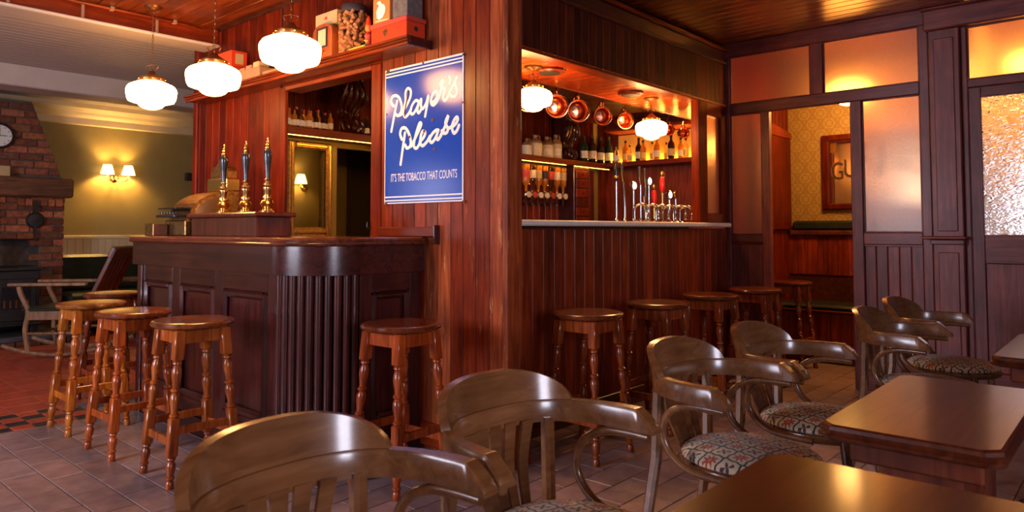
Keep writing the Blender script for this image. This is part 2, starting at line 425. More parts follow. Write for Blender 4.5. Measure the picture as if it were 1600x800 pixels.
# ------------------------------------------------------------------ room shell
XW, YS, YN, XP, ZC = -2.6, -2.4, 9.2, 5.57, 2.69
YB = 2.58          # right-hand bar front
XS = 2.566         # sign wall face
XE = 6.9           # far end wall
def S(name, mb, mat): return struct(mb.build(name, mat))
floor = S('floor', MB().box(XW, 8, YS, YN, -.10, -.004), M['grout'])
def tile_mesh(a, b, mat):
    me = MB().box(-a/2+.0025, a/2-.0025, -b/2+.0025, b/2-.0025, -.010, 0, .0025).mesh('tile'); fixn(me); me.materials.append(mat); return me
tg_y = tile_mesh(.1525, .305, M['tile_grey']); tg_x = tile_mesh(.305, .1525, M['tile_grey'])
def shade_rgb(k=.18):
    t = 1+random.uniform(-k, k); q = random.uniform(-.05, .05); return (t*(1+q), t, t*(1-q), 1)
rest = MB(); rest_red = MB()
ncol = int((2.0-XW)/.1525)+1
for i in range(ncol):
    x = 1.24+.1525/2 - .1525*(ncol-5) + .1525*i
    if x < XW+.08 or x > 2.65: continue
    for j in range(8):
        y = 4.885-.1525 - .305*j + (.1525 if i % 2 else 0)
        y0, y1 = max(2.745, y-.1525), min(4.885, y+.1525)
        if y1-y0 < .02: continue
        if y1-y0 > .3 and .45 < x < 2.4: inst('tile', tg_y, floor, (x, y, 0), color=shade_rgb())
        elif y1-y0 > .1 and .45 < x < 2.4:
            o = inst('tile', tg_y, floor, (x, (y0+y1)/2, 0), color=shade_rgb()); o.scale.y = (y1-y0)/.305
        else: rest.box(x-.0738, x+.0738, y0+.0025, y1-.0025, -.010, 0)
for j in range(36):
    y = 2.745-.1525*(j+.5)
    if y < YS: break
    for i in range(34):
        x = XW+.1525 + .305*i + (.1525 if j % 2 else 0)
        if x > XE-.1: continue
        if .6 < y < 2.76 and 1.35 < x < 5.4 and not (x > 2.6 and y > YB+.05): inst('tile', tg_x, floor, (x, y, 0), color=shade_rgb())
        else: rest.box(x-.15, x+.15, y-.0738, y+.0738, -.010, 0)
o = rest.build('tile_field', M['tile_grey'], floor); o['kind'] = 'stuff'
tb = tile_mesh(.112, .112, M['tile_black']); tr = tile_mesh(.112, .112, M['tile_red']); tR = tile_mesh(.23, .23, M['tile_red'])
for j in range(4):
    y = 4.885+.112*(j+.5)
    for i in range(38):
        x = XW+.06+.112*i
        if x > 2.5: continue
        if x > .7: inst('dark_tile' if (i+j) % 2 else 'red_tile', tb if (i+j) % 2 else tr, floor, (x, y, 0), color=shade_rgb(.1))
        elif (i+j) % 2 == 0: rest_red.box(x-.0535, x+.0535, y-.0535, y+.0535, -.010, 0)
for j in range(17):
    y = 5.333+.23*(j+.5)
    for i in range(33):
        x = XW+.115+.23*i
        if x > 4.9: continue
        if .8 < x < 3.0 and y < 8.3: inst('red_tile', tR, floor, (x, y, 0), color=shade_rgb(.12))
        else: rest_red.box(x-.1125, x+.1125, y-.1125, y+.1125, -.010, 0)
o = rest_red.build('red_tile_field', M['tile_red'], floor); o['kind'] = 'stuff'
# --- outer walls (behind and beside the camera) with the windows that let the daylight in
def wall_with_window(name, axis, at, thick, a0, a1, wins, mat):
    mb = MB(); z0, z1 = 0, ZC+.05
    def bx(p, q, zz0, zz1):
        if axis == 'x': mb.box(at, at+thick, p, q, zz0, zz1)
        else: mb.box(p, q, at, at+thick, zz0, zz1)
    cur = a0
    for (p, q, zz0, zz1) in wins:
        bx(cur, p, z0, z1); bx(p, q, z0, zz0); bx(p, q, zz1, z1); cur = q
    bx(cur, a1, z0, z1)
    return S(name, mb, mat)
wall_with_window('wall_left', 'x', XW-.12, .12, YS-.12, YN+.1, [(2.55, 4.45, .95, 2.25), (8.15, 9.05, .95, 2.15)], M['plaster'])
wall_with_window('wall_front', 'y', YS-.12, .12, XW, XE+.8, [(-.45, .65, .95, 2.25)], M['plaster'])
wnum = [0]
def sash(axis, at, p, q, z0, z1, nx, nz):
    wnum[0] += 1; mb = MB()
    def bx(a, b, c, d, t=.05):
        if axis == 'x': mb.box(at, at+t, a, b, c, d, .004)
        else: mb.box(a, b, at, at+t, c, d, .004)
    bx(p, p+.05, z0, z1); bx(q-.05, q, z0, z1); bx(p+.05, q-.05, z0, z0+.06); bx(p+.05, q-.05, z1-.05, z1)
    for i in range(1, nx): t = p+(q-p)*i/nx; bx(t-.02, t+.02, z0+.06, z1-.05)
    for i in range(1, nz): t = z0+(z1-z0)*i/nz; bx(p+.05, q-.05, t-.015, t+.015, .035)
    return S('window_%d' % wnum[0], mb, M['white_paint'])
sash('x', XW-.09, 2.55, 4.45, .95, 2.25, 2, 2); sash('x', XW-.09, 8.15, 9.05, .95, 2.15, 1, 2); sash('y', YS-.09, -.45, .65, .95, 2.25, 2, 2)
wall_n = S('wall_back', MB().box(XW, 5.2, YN, YN+.1, 0, ZC+.05), M['olive'])
S('wall_lounge_side', MB().box(5.0, 5.1, 5.75, YN, 0, ZC+.05), M['olive'])
S('wall_lounge_front', MB().box(2.70, 5.0, 5.62, 5.75, 0, ZC+.05), M['olive'])
# --- ceilings
ceil = S('ceiling', MB().box(XW, XE+.9, YS, 5.42, ZC, ZC+.08), M['dark_x'])
def board_mesh(sx, sy, sz, mat, ch=.004):
    me = MB().box(-sx/2, sx/2, -sy/2, sy/2, -sz/2, sz/2, ch).mesh('board'); fixn(me); me.materials.append(mat); return me
cbm = board_mesh(.098, 5.29-YS, .02, M['ceil_y'], .006); cbm2 = board_mesh(.098, YB-YS, .02, M['ceil_y'], .006)
n = int((XP-XW)/.1)
for i in range(n):
    x = XW+.05+.1*i
    long_ = x < XS-.02
    inst('ceiling_board', cbm if long_ else cbm2, ceil, (x, (YS+(5.29 if long_ else YB))/2, ZC-.008))
trim1 = S('trim_1', MB().box(XW, XS, 5.29, 5.33, 2.56, ZC, .003), M['red_x'])
for x in (.98, 1.20, 1.62, 2.10):
    MB().box(x, x+.018, 5.278, 5.292, 2.565, ZC-.02, .003).build('batten', M['pale_card'], trim1)
S('trim_2', MB().box(XW, XS, 5.262, 5.30, 2.545, 2.563, .004), M['white_paint'])
S('trim_3', MB().box(XW, XS+.05, 5.30, 5.52, 2.548, 2.60), M['grey_ceiling'])
lc = S('ceiling_lounge', MB().box(XW, 5.0, 5.5, YN, 2.60, 2.66), M['grey_ceiling'])
lb = board_mesh(7.55, .088, .012, M['grey_ceiling'], .004)
for i in range(41):
    y = 5.56+.09*i
    if y < YN-.1: inst('ceiling_board', lb, lc, ((XW+5.0)/2, y, 2.595))
S('trim_4', MB().box(XW, 5.0, 7.3, 7.62, 2.40, 2.592, .01), M['grey_ceiling'])
S('trim_5', MB().prism([(YN, 2.36), (YN-.03, 2.37), (YN-.035, 2.44), (YN-.08, 2.47), (YN-.10, 2.50), (YN-.17, 2.54), (YN-.19, 2.592), (YN, 2.592)], 'x', XW, 5.0), M['cream'])
# dado on the lounge wall: rail, cream matchboard below
dado = S('trim_6', MB().box(2.6, 5.0, YN-.03, YN, 1.045, 1.085, .006), M['cream'])
db = board_mesh(.078, .014, .28, M['cream'], .004)
for i in range(28): inst('matchboard', db, dado, (2.70+.08*i, YN-.008, .905))
# --- sign wall: solid core with vertical boards
core = MB().box(XS+.012, XS+.10, 2.318, 3.37, 0, ZC).box(XS+.012, XS+.10, 3.37, 4.32, 2.11, ZC).box(XS+.012, XS+.022, 4.32, 5.62, 0, ZC)
swall = S('wall_bar', core, M['dark_x'])
edges = [2.335, 2.424, 2.521, 2.612, 2.702, 2.80, 2.896, 2.99, 3.088, 3.177, 3.28]
for a, b in zip(edges[:-1], edges[1:]):
    MB().box(XS, XS+.014, a+.001, b-.001, .0, ZC-.02, .003).build('board', M['post'] if a in (2.335, 2.702, 2.80) else M['red_z'], swall)
MB().box(XS-.008, XS+.115, 3.28, 3.372, 0, 2.115, .006).build('door_jamb', M['red_zc'], swall)
a = 3.28
while a < 4.33:
    b = min(a+.0955, 4.33); MB().box(XS, XS+.014, a+.0015, b-.0015, 2.115, ZC-.02, .005).build('board', M['red_zc'], swall); a = b
MB().box(XS-.004, XS+.024, 4.315, 4.385, 0, 2.115, .006).build('door_jamb', M['red_zc'], swall)
MB().box(XS-.006, XS+.12, 3.372, 4.315, 2.085, 2.115, .004).build('head_rail', M['red_y'], swall)
a = 4.385
while a < 5.60:
    b = min(a+.108, 5.62); MB().box(XS, XS+.014, a+.0015, b-.0015, .0, ZC-.02, .005).build('board', M['red_zc'], swall); a = b
MB().box(XS-.015, XS+.117, 5.60, 5.665, 0, 2.66, .008).build('edge_post', M['red_zc'], swall)
MB().box(XS-.012, XS+.117, 2.304, 2.336, 0, ZC-.02, .012).build('corner_post', M['post'], swall)
MB().box(XS-.022, XS+.17, 2.296, 2.40, 0, .10, .006).build('plinth', M['red_y'], swall)
MB().box(XS-.03, XS, 2.80, 3.27, 1.112, 1.165, .006).build('rail', M['red_y'], swall)
MB().box(XS-.036, XS+.002, 2.785, 2.80, 1.075, 1.175, .004).build('rail_end', M['bar_z'], swall)
MB().box(XS-.02, XS, 2.40, 2.915, .02, .14, .005).build('skirting_board', M['red_y'], swall)
# --- right-hand bar: boarded front, counter, beam
bfront = S('wall_bar_front', MB().box(XS+.117, XP, YB+.014, YB+.08, 0, 1.16), M['dark_x'])
fb = board_mesh(.0985, .014, 1.15, M['front_z'], .0025)
for i in range(29):
    x = XS+.117+.05+.0995*i
    if x < XP-.03: inst('board', fb, bfront, (x, YB+.007, .578))
MB().box(XS+.117, XP-.05, YB-.012, YB, .0, .11, .005).build('skirting_board', M['dark_x'], bfront)
beam = S('trim_7', MB().box(XS+.117, XP, YB+.014, YB+.09, 2.167, ZC), M['dark_x'])
bb = board_mesh(.0785, .012, .345, M['beam_z'], .0025)
for i in range(37):
    x = XS+.117+.04+.0795*i
    if x < XP-.02: inst('board', bb, beam, (x, YB+.008, 2.34))
MB().box(XS+.117, XP, YB-.022, YB+.012, 2.51, 2.535, .006).build('moulding', M['dark_x'], beam)
MB().box(XS+.117, XP, YB-.002, YB+.012, 2.535, 2.62, .003).build('frieze', M['dark_x'], beam)
MB().box(XS+.117, XP, YB-.035, YB+.01, 2.622, 2.652, .01).build('moulding', M['red_x'], beam)
MB().box(XS+.117, XP, YB-.012, YB+.10, 2.155, 2.172, .005).build('moulding', M['red_x'], beam)
sof = S('ceiling_bar', MB().box(XS+.1, XE, YB+.08, 3.10, 2.18, 2.2), M['dark_x'])
sb = board_mesh(.098, .53, .016, M['soffit_y'], .004)
for i in range(42):
    x = XS+.16+.1*i
    if x < XE: inst('ceiling_board', sb, sof, (x, 2.835, 2.172))
MB().box(XS+.117, XE, 3.085, 3.11, 2.16, 2.42, .004).build('edge_rail', M['red_x'], sof)
cin = S('ceiling_bar_inner', MB().box(XS+.117, XE, 3.11, 5.6, 2.40, 2.46), M['dark_x'])
ib = board_mesh(.098, 1.67, .014, M['ceil_y'], .005)
for i in range(42):
    x = XS+.17+.1*i
    if x < XE-.05: inst('ceiling_board', ib, cin, (x, 3.945, 2.394))
# bar back wall (with a doorway and an added niche behind the mirror pane), end wall
YK = 4.78
gx0, gx1, dx0, dx1 = 2.90, 3.18, 3.30, 3.80
bw = S('wall_bar_back', MB().box(XS+.117, gx0, YK, YK+.06, 0, 2.4).box(gx0, gx1, YK, YK+.06, 0, 1.165).box(gx0, gx1, YK, YK+.06, 1.765, 2.4).box(gx1, dx0, YK, YK+.06, 0, 2.4).box(dx0, dx1, YK, YK+.06, 1.80, 2.4).box(dx1, XE, YK, YK+.06, 0, 2.4), M['olive'])
wbm = board_mesh(.098, .012, .56, M['red_zc'], .005)
for i in range(42):
    x = XS+.19+.1*i
    if x < XE-.05: inst('board', wbm, bw, (x, YK-.006, 2.12))
wbm2 = board_mesh(.098, .012, 1.8, M['front_z'], .005)
for i in range(32):
    x = dx1+.06+.1*i
    if x < XE-.05: inst('board', wbm2, bw, (x, YK-.006, .93))
S('wall_added_niche', MB().box(2.75, 3.95, 5.56, 5.62, 0, 2.4), M['olive'])  # added wall, seen through the pane as the mirror's reflection
S('wall_added_niche_side', MB().box(2.70, 2.76, YK+.06, 5.56, 0, 2.4), M['olive'])  # side of the added niche
dv = MB().box(-.02, .02, 0, .98, 0, 2.4); dv.xf(Matrix.Translation((3.27, YK+.07, 0)) @ Matrix.Rotation(-math.atan2(.57, .78), 4, 'Z')); S('wall_passage', dv, M['olive'])  # added divider between the made-up niche and the passage
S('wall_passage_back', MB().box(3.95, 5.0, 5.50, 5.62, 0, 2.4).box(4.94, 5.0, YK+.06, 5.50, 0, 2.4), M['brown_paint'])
S('wall_end', MB().box(XE, XE+.08, YB-.02, YK+.06, 0, 2.46), M['front_z'])
# --- snug behind the partition
S('wall_snug_back', MB().box(XE, XE+.08, .9, YB-.02, 1.14, ZC), M['damask'])
sd = S('trim_8', MB().box(XE-.004, XE+.08, .9, YB-.02, 0, 1.14), M['dark_x'])
sbm = board_mesh(.012, .088, .40, M['front_z'], .005)
for i in range(18): inst('board', sbm, sd, (XE-.008, 1.0+.09*i, .93))
MB().box(XE-.045, XE, .95, YB-.03, 1.10, 1.145, .008).build('rail', M['dark_x'], sd)
sl = S('wall_snug_side', MB().box(XP+.06, XE, YB-.005, YB+.02, 0, ZC), M['dark_x'])
slm = board_mesh(.0885, .012, 2.66, M['red_zc'], .005)
for i in range(14): inst('board', slm, sl, (XP+.12+.09*i, YB-.012, 1.335))
MB().box(XP+.45, XE-.02, YB-.05, YB-.018, 1.15, 2.02, .008).build('panel', M['red_zc'], sl)
MB().prism([(XP+.43, 2.02), (XE-.01, 2.02), (XE-.01, 2.07), (XP+.9, 2.12), (XP+.43, 2.07)], 'y', YB-.055, YB-.018).build('panel_head', M['red_x'], sl)
S('wall_lobby', MB().box(XP+.06, XE+.9, .88, .95, 0, ZC), M['cream'])
S('wall_lobby_end', MB().box(7.0, 7.05, -2.4, .88, 1.75, ZC).box(7.0, 7.05, -2.4, -.02, 0, 1.75).box(7.0, 7.05, .855, .88, 0, 1.75), M['cream'])
# --- partition of frames and panes (wall_right)
pr = S('wall_right', MB().box(XP, XP+.06, .90, 2.60, 2.575, ZC, .004), M['part_y'])
def PB(name, y0, y1, z0, z1, x0=XP, x1=XP+.06, mat='part_z', ch=.005): return MB().box(x0, x1, y0, y1, z0, z1, ch).build(name, M[mat], pr)
PB('post', 2.545, 2.60, 0, 2.575); PB('rail', 1.155, 2.545, 2.095, 2.18, mat='part_y'); PB('mullion', 1.80, 1.896, 2.18, 2.575)
PB('post', 1.095, 1.155, 0, 2.575); PB('stile', 2.218, 2.283, 0, 2.095); PB('jamb', 1.535, 1.614, 0, 2.095)
PB('rail', 2.283, 2.545, 1.05, 1.11, mat='part_y'); PB('panel', 2.283, 2.545, .0, 1.05, XP+.02, XP+.05); PB('moulding', 2.283, 2.545, 1.035, 1.05, XP+.004, XP+.02, 'red_y', .003)
PB('rail', 1.155, 1.535, 1.045, 1.13, mat='part_y')
for i in range(5): PB('board', 1.157+.0757*i, 1.157+.0757*(i+1)-.0025, .14, 1.045, XP+.018, XP+.04)
PB('skirting_board', 1.155, 1.535, 0, .14, XP+.008, XP+.04, 'part_y')
PB('moulding', 1.155, 1.535, 1.03, 1.045, XP+.006, XP+.02, 'part_y', .003)
PB('pilaster', .905, 1.085, 0, 2.51, XP-.045, XP+.03); PB('pilaster_panel', .935, 1.055, 1.14, 2.45, XP-.053, XP-.04); PB('pilaster_panel', .935, 1.055, .16, 1.0, XP-.053, XP-.04)
PB('pilaster_cap', .885, 1.15, 1.085, 1.108, XP-.085, XP, 'red_y', .008); PB('moulding', .90, 1.10, 1.05, 1.085, XP-.06, XP, 'part_y', .006)
PB('head_beam', YS, 1.115, 2.515, 2.655, XP-.05, XP+.05, 'part_y', .01); PB('moulding', YS, 1.13, 2.655, 2.672, XP-.065, XP, 'part_y', .006)
PB('post', .868, .905, 0, 2.515); PB('rail', -.05, .868, 2.10, 2.155, mat='part_y'); PB('post', -.11, -.05, 0, 2.515)
PB('wall_panel', YS, -.11, 0, 2.515, XP+.01, XP+.05)
def pane(y0, y1, z0, z1, mat, x=XP+.03):
    wnum[0] += 1
    o = S('window_%d' % wnum[0], MB().box(x, x+.005, y0, y1, z0, z1), M[mat])
    for (a, b, c, d) in ((y0, y1, z0, z0+.01), (y0, y1, z1-.01, z1), (y0, y0+.01, z0+.01, z1-.01), (y1-.01, y1, z0+.01, z1-.01)):
        MB().box(x-.012, x, a, b, c, d, .003).build('glazing_bead', M['part_z'], o)
    return o
pane(1.896, 2.545, 2.18, 2.575, 'frost'); pane(1.155, 1.80, 2.18, 2.575, 'frost'); pane(2.283, 2.545, 1.11, 2.095, 'frost')
pane(1.155, 1.535, 1.13, 2.095, 'frost'); pane(-.05, .868, 2.155, 2.515, 'frost')
door = S('door_1', MB().box(XP+.008, XP+.05, .797, .866, 0, 2.098, .004), M['part_z'])
def DB(name, y0, y1, z0, z1, x0=XP+.008, x1=XP+.05, mat='part_y', ch=.004): return MB().box(x0, x1, y0, y1, z0, z1, ch).build(name, M[mat], door)
DB('stile', -.048, .10, 0, 2.098, mat='part_z'); DB('top_rail', .10, .797, 2.03, 2.098); DB('lock_rail', .10, .797, .93, 1.117); DB('bottom_rail', .10, .797, 0, .22)
DB('panel', .10, .797, .22, .93, XP+.022, XP+.045, 'part_z'); DB('pane', .10, .797, 1.117, 2.03, XP+.026, XP+.032, 'ripple', 0)
hd = MB().tube([(XP-.04, .05, 1.03), (XP+.01, .05, 1.03)], .012, 8).lathe([(0, -.02), (.022, -.014), (.026, 0), (.018, .012), (0, .016)], 12, (XP-.045, .05, 1.03), 'x').build('door_knob', M['brass'], door)
# glazed end screen above the right-hand counter
es = S('wall_bar_screen', MB().box(5.08, 5.22, YB-.01, YB+.06, 1.206, 2.16, .005), M['red_zc'])
def EB(name, x0, x1, z0, z1, mat='red_zc'): return MB().box(x0, x1, YB-.008, YB+.055, z0, z1, .004).build(name, M[mat], es)
EB('stile', 5.475, XP, 1.206, 2.16); EB('rail', 5.22, 5.475, 1.206, 1.28, 'red_x'); EB('rail', 5.22, 5.475, 2.06, 2.16, 'red_x')
wnum[0] += 1; S('window_%d' % wnum[0], MB().box(5.22, 5.475, YB+.02, YB+.025, 1.28, 2.06), M['frost'])
# ------------------------------------------------------------------ pendant lamps
GP = [(.50, .37), (.53, .33), (.70, .29), (.90, .22), (.985, .14), (1.0, .06), (.985, -.04), (.955, -.15), (.90, -.225), (.80, -.25), (.66, -.265), (.56, -.285), (.50, -.335), (.42, -.39), (.30, -.43), (.16, -.452), (0, -.458)]
GP = [(r, h*1.5) for r, h in GP]
NECK = GP[0][1]
def pendant(loc, drop, R, label, mat='globe', group='opal pendant lamps', simple=False):
    """loc = ceiling point, drop = distance from ceiling to globe centre"""
    t = empty('pendant_lamp', loc, label, 'lamp', group)
    x, y, z = loc; zc = z-drop
    MB().lathe([(0, -.022), (.02, -.022), (.028, -.016), (.055, -.010), (.06, 0), (0, 0)], 20, loc).build('ceiling_canopy', M['bronze'], t)
    top = zc+NECK*R+.075*R/.172
    c = MB(); zz = z-.022; k = 0
    while zz > top+.015:
        ring = [(math.cos(a)*.006*(k % 2), math.cos(a)*.006*((k+1) % 2), math.sin(a)*.013) for a in [2*PI*i/8 for i in range(8)]]
        c.tube([(x+p[0], y+p[1], zz-.012+p[2]) for p in ring], .0018, 4, True); zz -= .021; k += 1
    c.build('chain', M['bronze'], t)
    s = R/.172
    MB().tube(cat_rom([(x-.022*s, y+.02*s, top+.01), (x-.03*s, y+.028*s, top+.035*s), (x, y, top+.045*s), (x+.03*s, y-.028*s, top+.035*s), (x+.022*s, y-.02*s, top+.01)], 4), .003, 6).build('hanging_loop', M['bronze'], t)
    cap = MB().lathe([(0, .075*s), (.02*s, .072*s), (.028*s, .055*s), (.06*s, .035*s), (.082*s, .022*s), (.09*s, .018*s), (.092*s, -.005*s), (.088*s, -.012*s), (.05*s, -.014*s)], 24, (x, y, zc+NECK*R)).build('fitter', M['bronze'], t)
    d = MB()
    for i in range(10):
        a = 2*PI*i/10; d.lathe([(0, -.003), (.004, 0), (0, .003)], 6, (x+.0925*s*math.cos(a), y+.0925*s*math.sin(a), zc+NECK*R+.007))
    d.build('fitter_screws', M['brass'], cap)
    MB().lathe([(r*R, h*R) for r, h in GP], 28, (x, y, zc)).build('globe', M[mat], t)
    return t
ZL = ZC-.018
pendant((1.985, 5.04, ZL), ZL-2.075, .158, 'opal glass pendant lamp over the far end of the bar, farthest of three')
pendant((1.985, 4.144, ZL), ZL-2.055, .156, 'middle opal glass pendant lamp of the three over the curved bar')
pendant((1.985, 3.298, ZL), ZL-2.072, .157, 'nearest opal glass pendant lamp of three, closest to the blue sign')
pendant((3.385, 2.825, 2.164), .20, .118, 'small opal pendant lamp inside the bar, half hidden by the corner post', 'globe_bar', 'lamps inside the bar')
pendant((4.80, 2.825, 2.164), .24, .122, 'small opal pendant lamp inside the bar above the beer taps', 'globe_bar', 'lamps inside the bar')
pendant((6.05, 2.925, 2.164), .26, .122, 'opal pendant lamp glowing through the narrow pane of the bar end screen', 'globe_bar', 'lamps inside the bar')
pendant((6.2, 1.80, ZL), ZL-2.28, .16, 'opal pendant lamp in the snug, its lower edge showing in the doorway', 'globe_snug', 'lamps behind the partition')
pendant((6.35, .60, ZL), ZL-2.36, .13, 'pendant lamp glowing through the pane over the door at right', 'globe_snug', 'lamps behind the partition')
# ceiling speakers in the bar soffit
for i, (x, y) in enumerate(((3.52, 2.80), (4.50, 2.82))):
    t = empty('ceiling_speaker', (x, y, 2.164), ['round flat ceiling speaker beside the half hidden bar lamp', 'round flat ceiling speaker left of the tap lamp'][i], 'speaker', 'bar ceiling speakers')
    MB().lathe([(0, -.022), (.085, -.022), (.095, -.014), (.095, 0)], 28, (x, y, 2.164)).build('rim', M['red_x'], t)
    MB().lathe([(0, -.026), (.07, -.0255), (.072, -.022)], 24, (x, y, 2.164)).build('grille', M['iron'], t)
# conduit along the ceiling edge
cd = empty('conduit_pipe', (1.0, 5.24, ZC-.03), 'thin brown conduit pipe clipped along the ceiling edge', 'pipe')
MB().tube([(XW, 5.24, ZC-.032), (2.3, 5.24, ZC-.032), (2.42, 5.24, ZC-.05)], .011, 8).build('pipe', M['red_x'], cd)
for x in (1.05, 1.78, 2.2): MB().box(x, x+.025, 5.222, 5.258, ZC-.046, ZC-.018, .003).build('clip', M['pale_card'], cd)
# ------------------------------------------------------------------ left bar
bar = empty('bar_counter', (2.15, 3.9, 0), 'dark mahogany bar counter with curved reeded corner and raised panels', 'counter')
XF, YE, RC = 1.87, 2.92, .28
cx, cy = XF+RC, YE+RC
def arc(r, z=None, n=10, a0=0, a1=90):
    return [(cx-r*math.cos(math.radians(a0+(a1-a0)*i/n)), cy-r*math.sin(math.radians(a0+(a1-a0)*i/n))) for i in range(n+1)]
def outline(off, y1, xr=2.45, n=10):   # footprint with a quarter-round corner
    o = [(XF-off, y1)] + arc(RC+off, n=n) + [(xr, YE-off), (xr, y1)]
    return o
MB().prism([(XF+.02, 4.85)]+arc(RC-.02)+[(2.55, YE+.02), (2.55, 3.25), (2.40, 3.3), (2.40, 4.85)], 'z', 0, 1.0695).build('carcass', M['bar_z'], bar)
def lw(xr): return [(XF-.012, 4.86)]+arc(RC+.012)+[(xr, YE-.012), (xr, YE+.04)]+[(cx-(RC-.03)*math.cos(math.radians(90-90*i/10)), cy-(RC-.03)*math.sin(math.radians(90-90*i/10))) for i in range(11)]+[(XF+.04, 4.86)]
MB().prism(lw(2.553), 'z', 0, .10).build('plinth', M['bar_y'], bar)
fr = [(XF-.03, 4.91)]+arc(RC+.03, n=14)+[(2.557, YE-.03), (2.557, YE+.05)]+[(cx-(RC-.03)*math.cos(math.radians(90-90*i/14)), cy-(RC-.03)*math.sin(math.radians(90-90*i/14))) for i in range(15)]+[(XF+.05, 4.91)]
fz = MB().prism(fr, 'z', .93, 1.0695, False).build('frieze', M['bar_y'], bar)
for i, p in enumerate(fz.data.polygons): p.use_smooth = len(p.vertices) == 4 and abs(p.normal.x) > .01 and abs(p.normal.y) > .01
# front face frame along y : stiles and rails, then raised panels
def FB(name, y0, y1, z0, z1, x0=XF, x1=XF+.03, mat='bar_z', ch=.004): return MB().box(x0, x1, y0, y1, z0, z1, ch).build(name, M[mat], bar)
pans = [(3.285, 3.75), (3.845, 4.28), (4.385, 4.79)]
st = [3.20]+[q for p in pans for q in p]+[4.85]
for a, b in zip(st[0::2], st[1::2]): FB('stile', a, b, .10, .93)
for a, b in pans:
    FB('rail', a, b, .835, .93, mat='bar_y'); FB('rail', a, b, .10, .19, mat='bar_y')
    pn = FB('panel', a, b, .19, .835, XF+.018, XF+.03)
    d = .042
    for (q, r_, s_, u) in ((a, a+d, .19, .835), (b-d, b, .19, .835), (a+d, b-d, .19, .19+d), (a+d, b-d, .835-d, .835)):
        MB().box(XF-.012, XF+.02, q, r_, s_, u, .014).build('panel_moulding', M['bar_z'], pn)
FB('corner_pilaster', 4.80, 4.862, .0, .93, XF-.016, XF+.01)
# reeded corner
nr = 10
for i in range(nr):
    a = math.radians(4.5+81*(i)/(nr-1)); px, py = cx-(RC-.004)*math.cos(a), cy-(RC-.004)*math.sin(a)
    MB().lathe([(.0205, .10), (.0205, .93)], 12, (px, py, 0)).build('reed', M['bar_z'], bar)
# end face (towards the stools in front)
def GB(name, x0, x1, z0, z1, y0=YE, y1=YE+.03, mat='bar_z', ch=.004): return MB().box(x0, x1, y0, y1, z0, z1, ch).build(name, M[mat], bar)
GB('stile', 2.16, 2.23, .10, .93); GB('stile', 2.48, 2.555, .10, .93); GB('rail', 2.23, 2.48, .835, .93, mat='bar_x'); GB('rail', 2.23, 2.48, .10, .19, mat='bar_x')
pn = GB('panel', 2.23, 2.48, .19, .835, YE+.018, YE+.03); d = .038
for (q, r_, s_, u) in ((2.23, 2.23+d, .19, .835), (2.48-d, 2.48, .19, .835), (2.23+d, 2.48-d, .19, .19+d), (2.23+d, 2.48-d, .835-d, .835)):
    MB().box(q, r_, YE-.012, YE+.02, s_, u, .014).build('panel_moulding', M['bar_z'], pn)
# counter top with a moulded nosing
tp = MB(); secs = []
prof = [(.0, 1.070), (.03, 1.070), (.045, 1.076), (.05, 1.084), (.042, 1.091), (.046, 1.097), (.042, 1.106), (.03, 1.112), (0, 1.112)]
path = [(XF, 4.93, 1, 0)]+[(cx-RC*math.cos(math.radians(9*i)), cy-RC*math.sin(math.radians(9*i)), math.cos(math.radians(9*i)), math.sin(math.radians(9*i))) for i in range(11)]+[(2.54, YE, 0, 1)]
for (x, y, nx, ny) in path: secs.append([(x-nx*o_, y-ny*o_, z) for o_, z in prof])
tp.sweep(secs, False, True, False)
ol = [(p[0], p[1]) for p in path]+[(2.54, 3.27), (2.44, 3.32), (2.44, 4.93)]
tp.prism(ol, 'z', 1.070, 1.1121)
tag(tp.build('worktop', M['bar_top']), 'polished wooden top of the curved bar with rounded nosing', 'worktop')
# hand pump cabinet and pumps
pc = empty('hand_pump_cabinet', (2.11, 4.03, 1.1121), 'reddish wooden hand pump cabinet on the curved bar', 'cabinet')
MB().box(2.0, 2.21, 3.64, 4.43, 1.1125, 1.222, .004).build('body', M['table_z'], pc)
MB().box(1.975, 2.235, 3.615, 4.455, 1.222, 1.248, .007).build('lid', M['table_z'], pc)
MB().box(1.99, 2.01, 3.63, 3.65, 1.1125, 1.222, .004).build('corner_strip', M['table_z'], pc)
for i, y in enumerate((3.72, 3.965, 4.235)):
    t = empty('beer_hand_pump', (2.105, y, 1.248), ['black and brass beer hand pump nearest the gilt mirror', 'black and brass beer hand pump, middle of the three', 'black and brass beer hand pump nearest the cash register'][i], 'beer pump', 'beer hand pumps')
    c = (2.105, y, 1.2482)
    MB().lathe([(0, 0), (.045, 0), (.046, .008), (.03, .014), (.022, .022), (.030, .034), (.038, .05), (.030, .066), (.018, .074), (.026, .082), (.026, .09), (.017, .098), (.019, .118), (.024, .134), (.024, .142), (.016, .148)], 20, c).build('base', M['brass'], t)
    MB().lathe([(.016, .148), (.024, .153), (.024, .16), (.015, .166), (.013, .18), (.018, .186), (.012, .192)], 16, c).build('collar', M['old_brass'], t)
    MB().lathe([(.012, .19), (.0135, .23), (.018, .275), (.023, .315), (.025, .335), (.022, .352), (.012, .36)], 18, c).build('handle', M['black'], t)
    MB().lathe([(.014, .358), (.017, .365), (.010, .372), (.013, .382), (.008, .392), (.010, .40), (.004, .412), (.0055, .42), (0, .43)], 14, c).build('finial', M['brass'], t)
